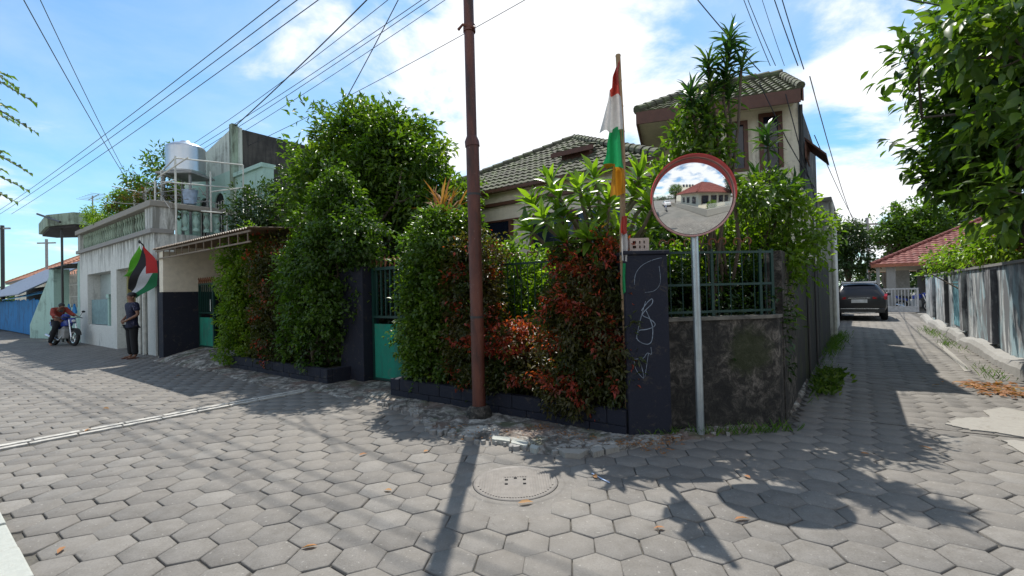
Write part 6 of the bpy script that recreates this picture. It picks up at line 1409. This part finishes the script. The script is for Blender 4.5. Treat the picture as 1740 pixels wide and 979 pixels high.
path = [(640, 692), (700, 706), (735, 735), (800, 752), (870, 765), (960, 774), (1050, 766), (1130, 752), (1230, 740), (1310, 720), (1350, 695), (1372, 655), (1390, 610)]
for k in range(200):
    i = rc.randrange(len(path) - 1); f = rc.random(); c = PH(*path[i], 0).lerp(PH(*path[i + 1], 0), f); c += Vector((rc.gauss(0, .05), abs(rc.gauss(0, .14)), 0))
    r = rc.uniform(.006, .034); n = rc.randint(5, 7); a0 = rc.random() * 6
    pts = [(c.x + math.cos(a0 + 6.283 * j / n) * r * rc.uniform(.7, 1.2) * 1.3, c.y + math.sin(a0 + 6.283 * j / n) * r * rc.uniform(.7, 1.2)) for j in range(n)]
    mb.prism(pts, -.01, .034 + r * .2)
o = mb.build('concrete_rubble', CONC, bevel=.004); o['kind'] = 'stuff'
o = scatter('wall_foot_plants', G2, .10, .045, L_GREEN, rng.random(len(G2)), T_DIA, .9, z=.03)
mb = MB(); a = PH(1006, 806, 0); b = PH(1036, 822, 0); mb.tube([a + UZ * .008, a.lerp(b, .6) + Vector((0, -.01, .008)), b + UZ * .008], .005, 6); tag(mb.build('drinking_straw', plain('pale_blue_plastic_straw', (.45, .55, .75), .4)), 'bent pale blue plastic straw lying on the pavers right of the manhole', 'straw')
mb = MB(); a = PH(1358, 712, 0); mb.tube([a + UZ * .01, a + V3(-.02, .10, .01), a + V3(.02, .18, .012), a + V3(.0, .26, .01)], .006, 5); tag(mb.build('twig', BARKPALE), 'small pale twig lying in the shade by the alley corner', 'twig')

# ================================================================== ACROSS THE JUNCTION (seen in the traffic mirror)
hiproof('red_roofed_house', 'red tiled house across the junction, reflected in the traffic mirror', 'house', B(-11, -12), -17, -7, -16, -8.6, 0, 2.9, 2.6, CREAM_PANEL, TILE_RED, over=.9, tw=.4)
mh = [o for o in bpy.data.objects if o.get('label', '').startswith('red tiled house across')][0]
for k in range(4):
    mb = MB(); mb.bb(-15.6 + k * 2.2, -14.3 + k * 2.2, -8.62, -8.56, .9 if k != 2 else 0, 2.2); f = mb.build('window', GLASSD, mh)
    mb = MB(); mb.bb(-15.7 + k * 2.2, -15.6 + k * 2.2, -8.62, -8.52, .8 if k != 2 else 0, 2.3); mb.bb(-14.3 + k * 2.2, -14.2 + k * 2.2, -8.62, -8.52, .8 if k != 2 else 0, 2.3); mb.bb(-15.6 + k * 2.2, -14.3 + k * 2.2, -8.62, -8.52, 2.2, 2.3); mb.build('frame', BROWN, f)
for k in range(3):
    mb = MB(); mb.bb(-7.04, -6.97, -15 + k * 2.2, -13.8 + k * 2.2, .9, 2.1); mb.build('window', GLASSD, mh)
fw = thing('garden_wall', 'pale garden wall with railing round the house across the junction', 'wall', B(-10, -5))
mb = MB(); mb.bb(-20, -5.4, -4.9, -4.7, 0, .8); mb.bb(-5.6, -5.4, -20, -4.91, 0, .8); mb.build('wall', CONC_PALE, fw)
mb = MB()
for k in range(90): mb.bb(-5.6 - k * .15, -5.63 - k * .15, -4.82, -4.78, .8, 1.4)
mb.build('bars', WHITEM, fw)
bush('clipped_shrub', 'round clipped shrub on the corner across the junction', 'shrub', 111, [(*B(-7.2, -5.8, .8), .6, .6, .8)], 120, 24, .2, .12, .06, L_BRIGHT, B(-7.2, -5.8, 0), inner=.25)
tree('garden_tree', 'leafy tree beside the red tiled house across the junction', 112, B(-6.5, -19, 0), B(-6.5, -19, 3), .16, [(*B(-6.5, -19, 4.6), 1.7, 1.7, 1.6)], 160, 24, .4, .24, .1, L_GREEN)
tree('garden_tree', 'tall dark tree on the far right corner across the junction', 113, B(-15, -6.5, 0), B(-15, -6.5, 3), .2, [(*B(-15, -6.5, 5.0), 2.0, 2.0, 2.0), (*B(-17, -7, 4.0), 1.8, 1.8, 1.6)], 240, 24, .5, .26, .12, L_DARK)
kb = thing('kiosk', 'small dark wooden kiosk on the corner across the junction', 'kiosk', B(1, -8))
mb = MB(); mb.bb(.2, 2.4, -10, -7.4, 0, 2.2); mb.build('wall', aged('kiosk_wood', (.12, .08, .06), (.04, .03, .03), .5), kb); mb = MB(); mb.bb(-.1, 2.7, -10.3, -7.1, 2.2, 2.3); mb.build('roof', TINROOF, kb)
mb = MB(); mb.bb(.15, .19, -9.3, -8.1, .9, 1.8); mb.build('hatch', CONC_PALE, kb)
jp = thing('utility_pole', 'dark utility pole on the corner across the junction', 'utility pole', B(.4, -6.2)); mb = MB(); mb.tube([B(.4, -6.2, 0), B(.4, -6.2, 7.5)], .1, 10); mb.build('shaft', DARKM, jp); mb = MB(); mb.box(B(.4, -6.2, 7.0), (.8, .05, .05)); mb.build('crossarm', DARKM, jp)
bl = thing('white_building', 'white three-storey building far behind the junction', 'building', B(-16, -30)); mb = MB(); mb.bb(-20, -13, -38, -30, 0, 8); mb.build('wall', CREAM_PANEL, bl)
mb = MB()
for f in range(3):
    for k in range(4): mb.bb(-19.4 + k * 1.6, -18.4 + k * 1.6, -29.99, -29.95, 1 + f * 2.9, 2.4 + f * 2.9)
mb.build('windows', GLASSD, bl)
# distant masses that close the horizon
for i, (lab, seed, c, r0, n) in enumerate((('distant belt of trees beyond the alley houses', 121, Vector((48, 62, 1.5)), (26, 6, 3.0), 700), ('distant belt of trees far behind the left houses', 122, Vector((-62, 66, 1.0)), (22, 6, 2.2), 420), ('distant belt of trees far behind the viewer', 123, Vector((0, -70, 1.5)), (60, 8, 3.2), 700))):
    rng = np.random.default_rng(seed); pos, d, nn, cid = cloud(rng, [(c.x + (k - 2.5) * r0[0] * .35, c.y, c.z, r0[0] * .25, r0[1], r0[2] * (.8 + .4 * rng.random())) for k in range(6)], n, 24, 1.0, inner=.1)
    ok = pos[:, 2] > 0; o = leaves('tree_belt', pos[ok], d[ok], nn[ok], .7, .4, L_DARK, rng.random(len(pos))[ok]); o['kind'] = 'stuff'
fa = thing('boundary_house', 'pale house block closing the view behind the streaked garden wall', 'house', B(-9, 16)); mb = MB(); mb.bb(-14, -6.5, 10, 20, 0, 3.0); mb.build('wall', CREAM, fa)
mb = MB(); mb.bb(-14.3, -6.2, 9.7, 20.3, 3.0, 3.15); mb.build('roof', TILE_RED, fa)
fb = thing('far_house', 'low pale house hidden by the dark tree at the left of the alley end', 'house', B(3, 34)); mb = MB(); mb.bb(-.3, 6, 33, 40, 0, 3.0); mb.build('wall', CREAM, fb); mb = MB(); mb.bb(-.6, 6.3, 32.7, 40.3, 3.0, 3.12); mb.build('roof', TINROOF, fb)
sw = thing('side_wall', 'low plain wall on the left side of the alley before the black car', 'wall', B(-1, 22)); mb = MB(); mb.bb(-.9, -.7, 17.05, 26, 0, 1.9); mb.build('wall', CONC, sw); mb = MB(); mb.bb(-.85, -.75, 17.05, 26, 1.9, 1.96); mb.build('coping', DIRTYTOP, sw)
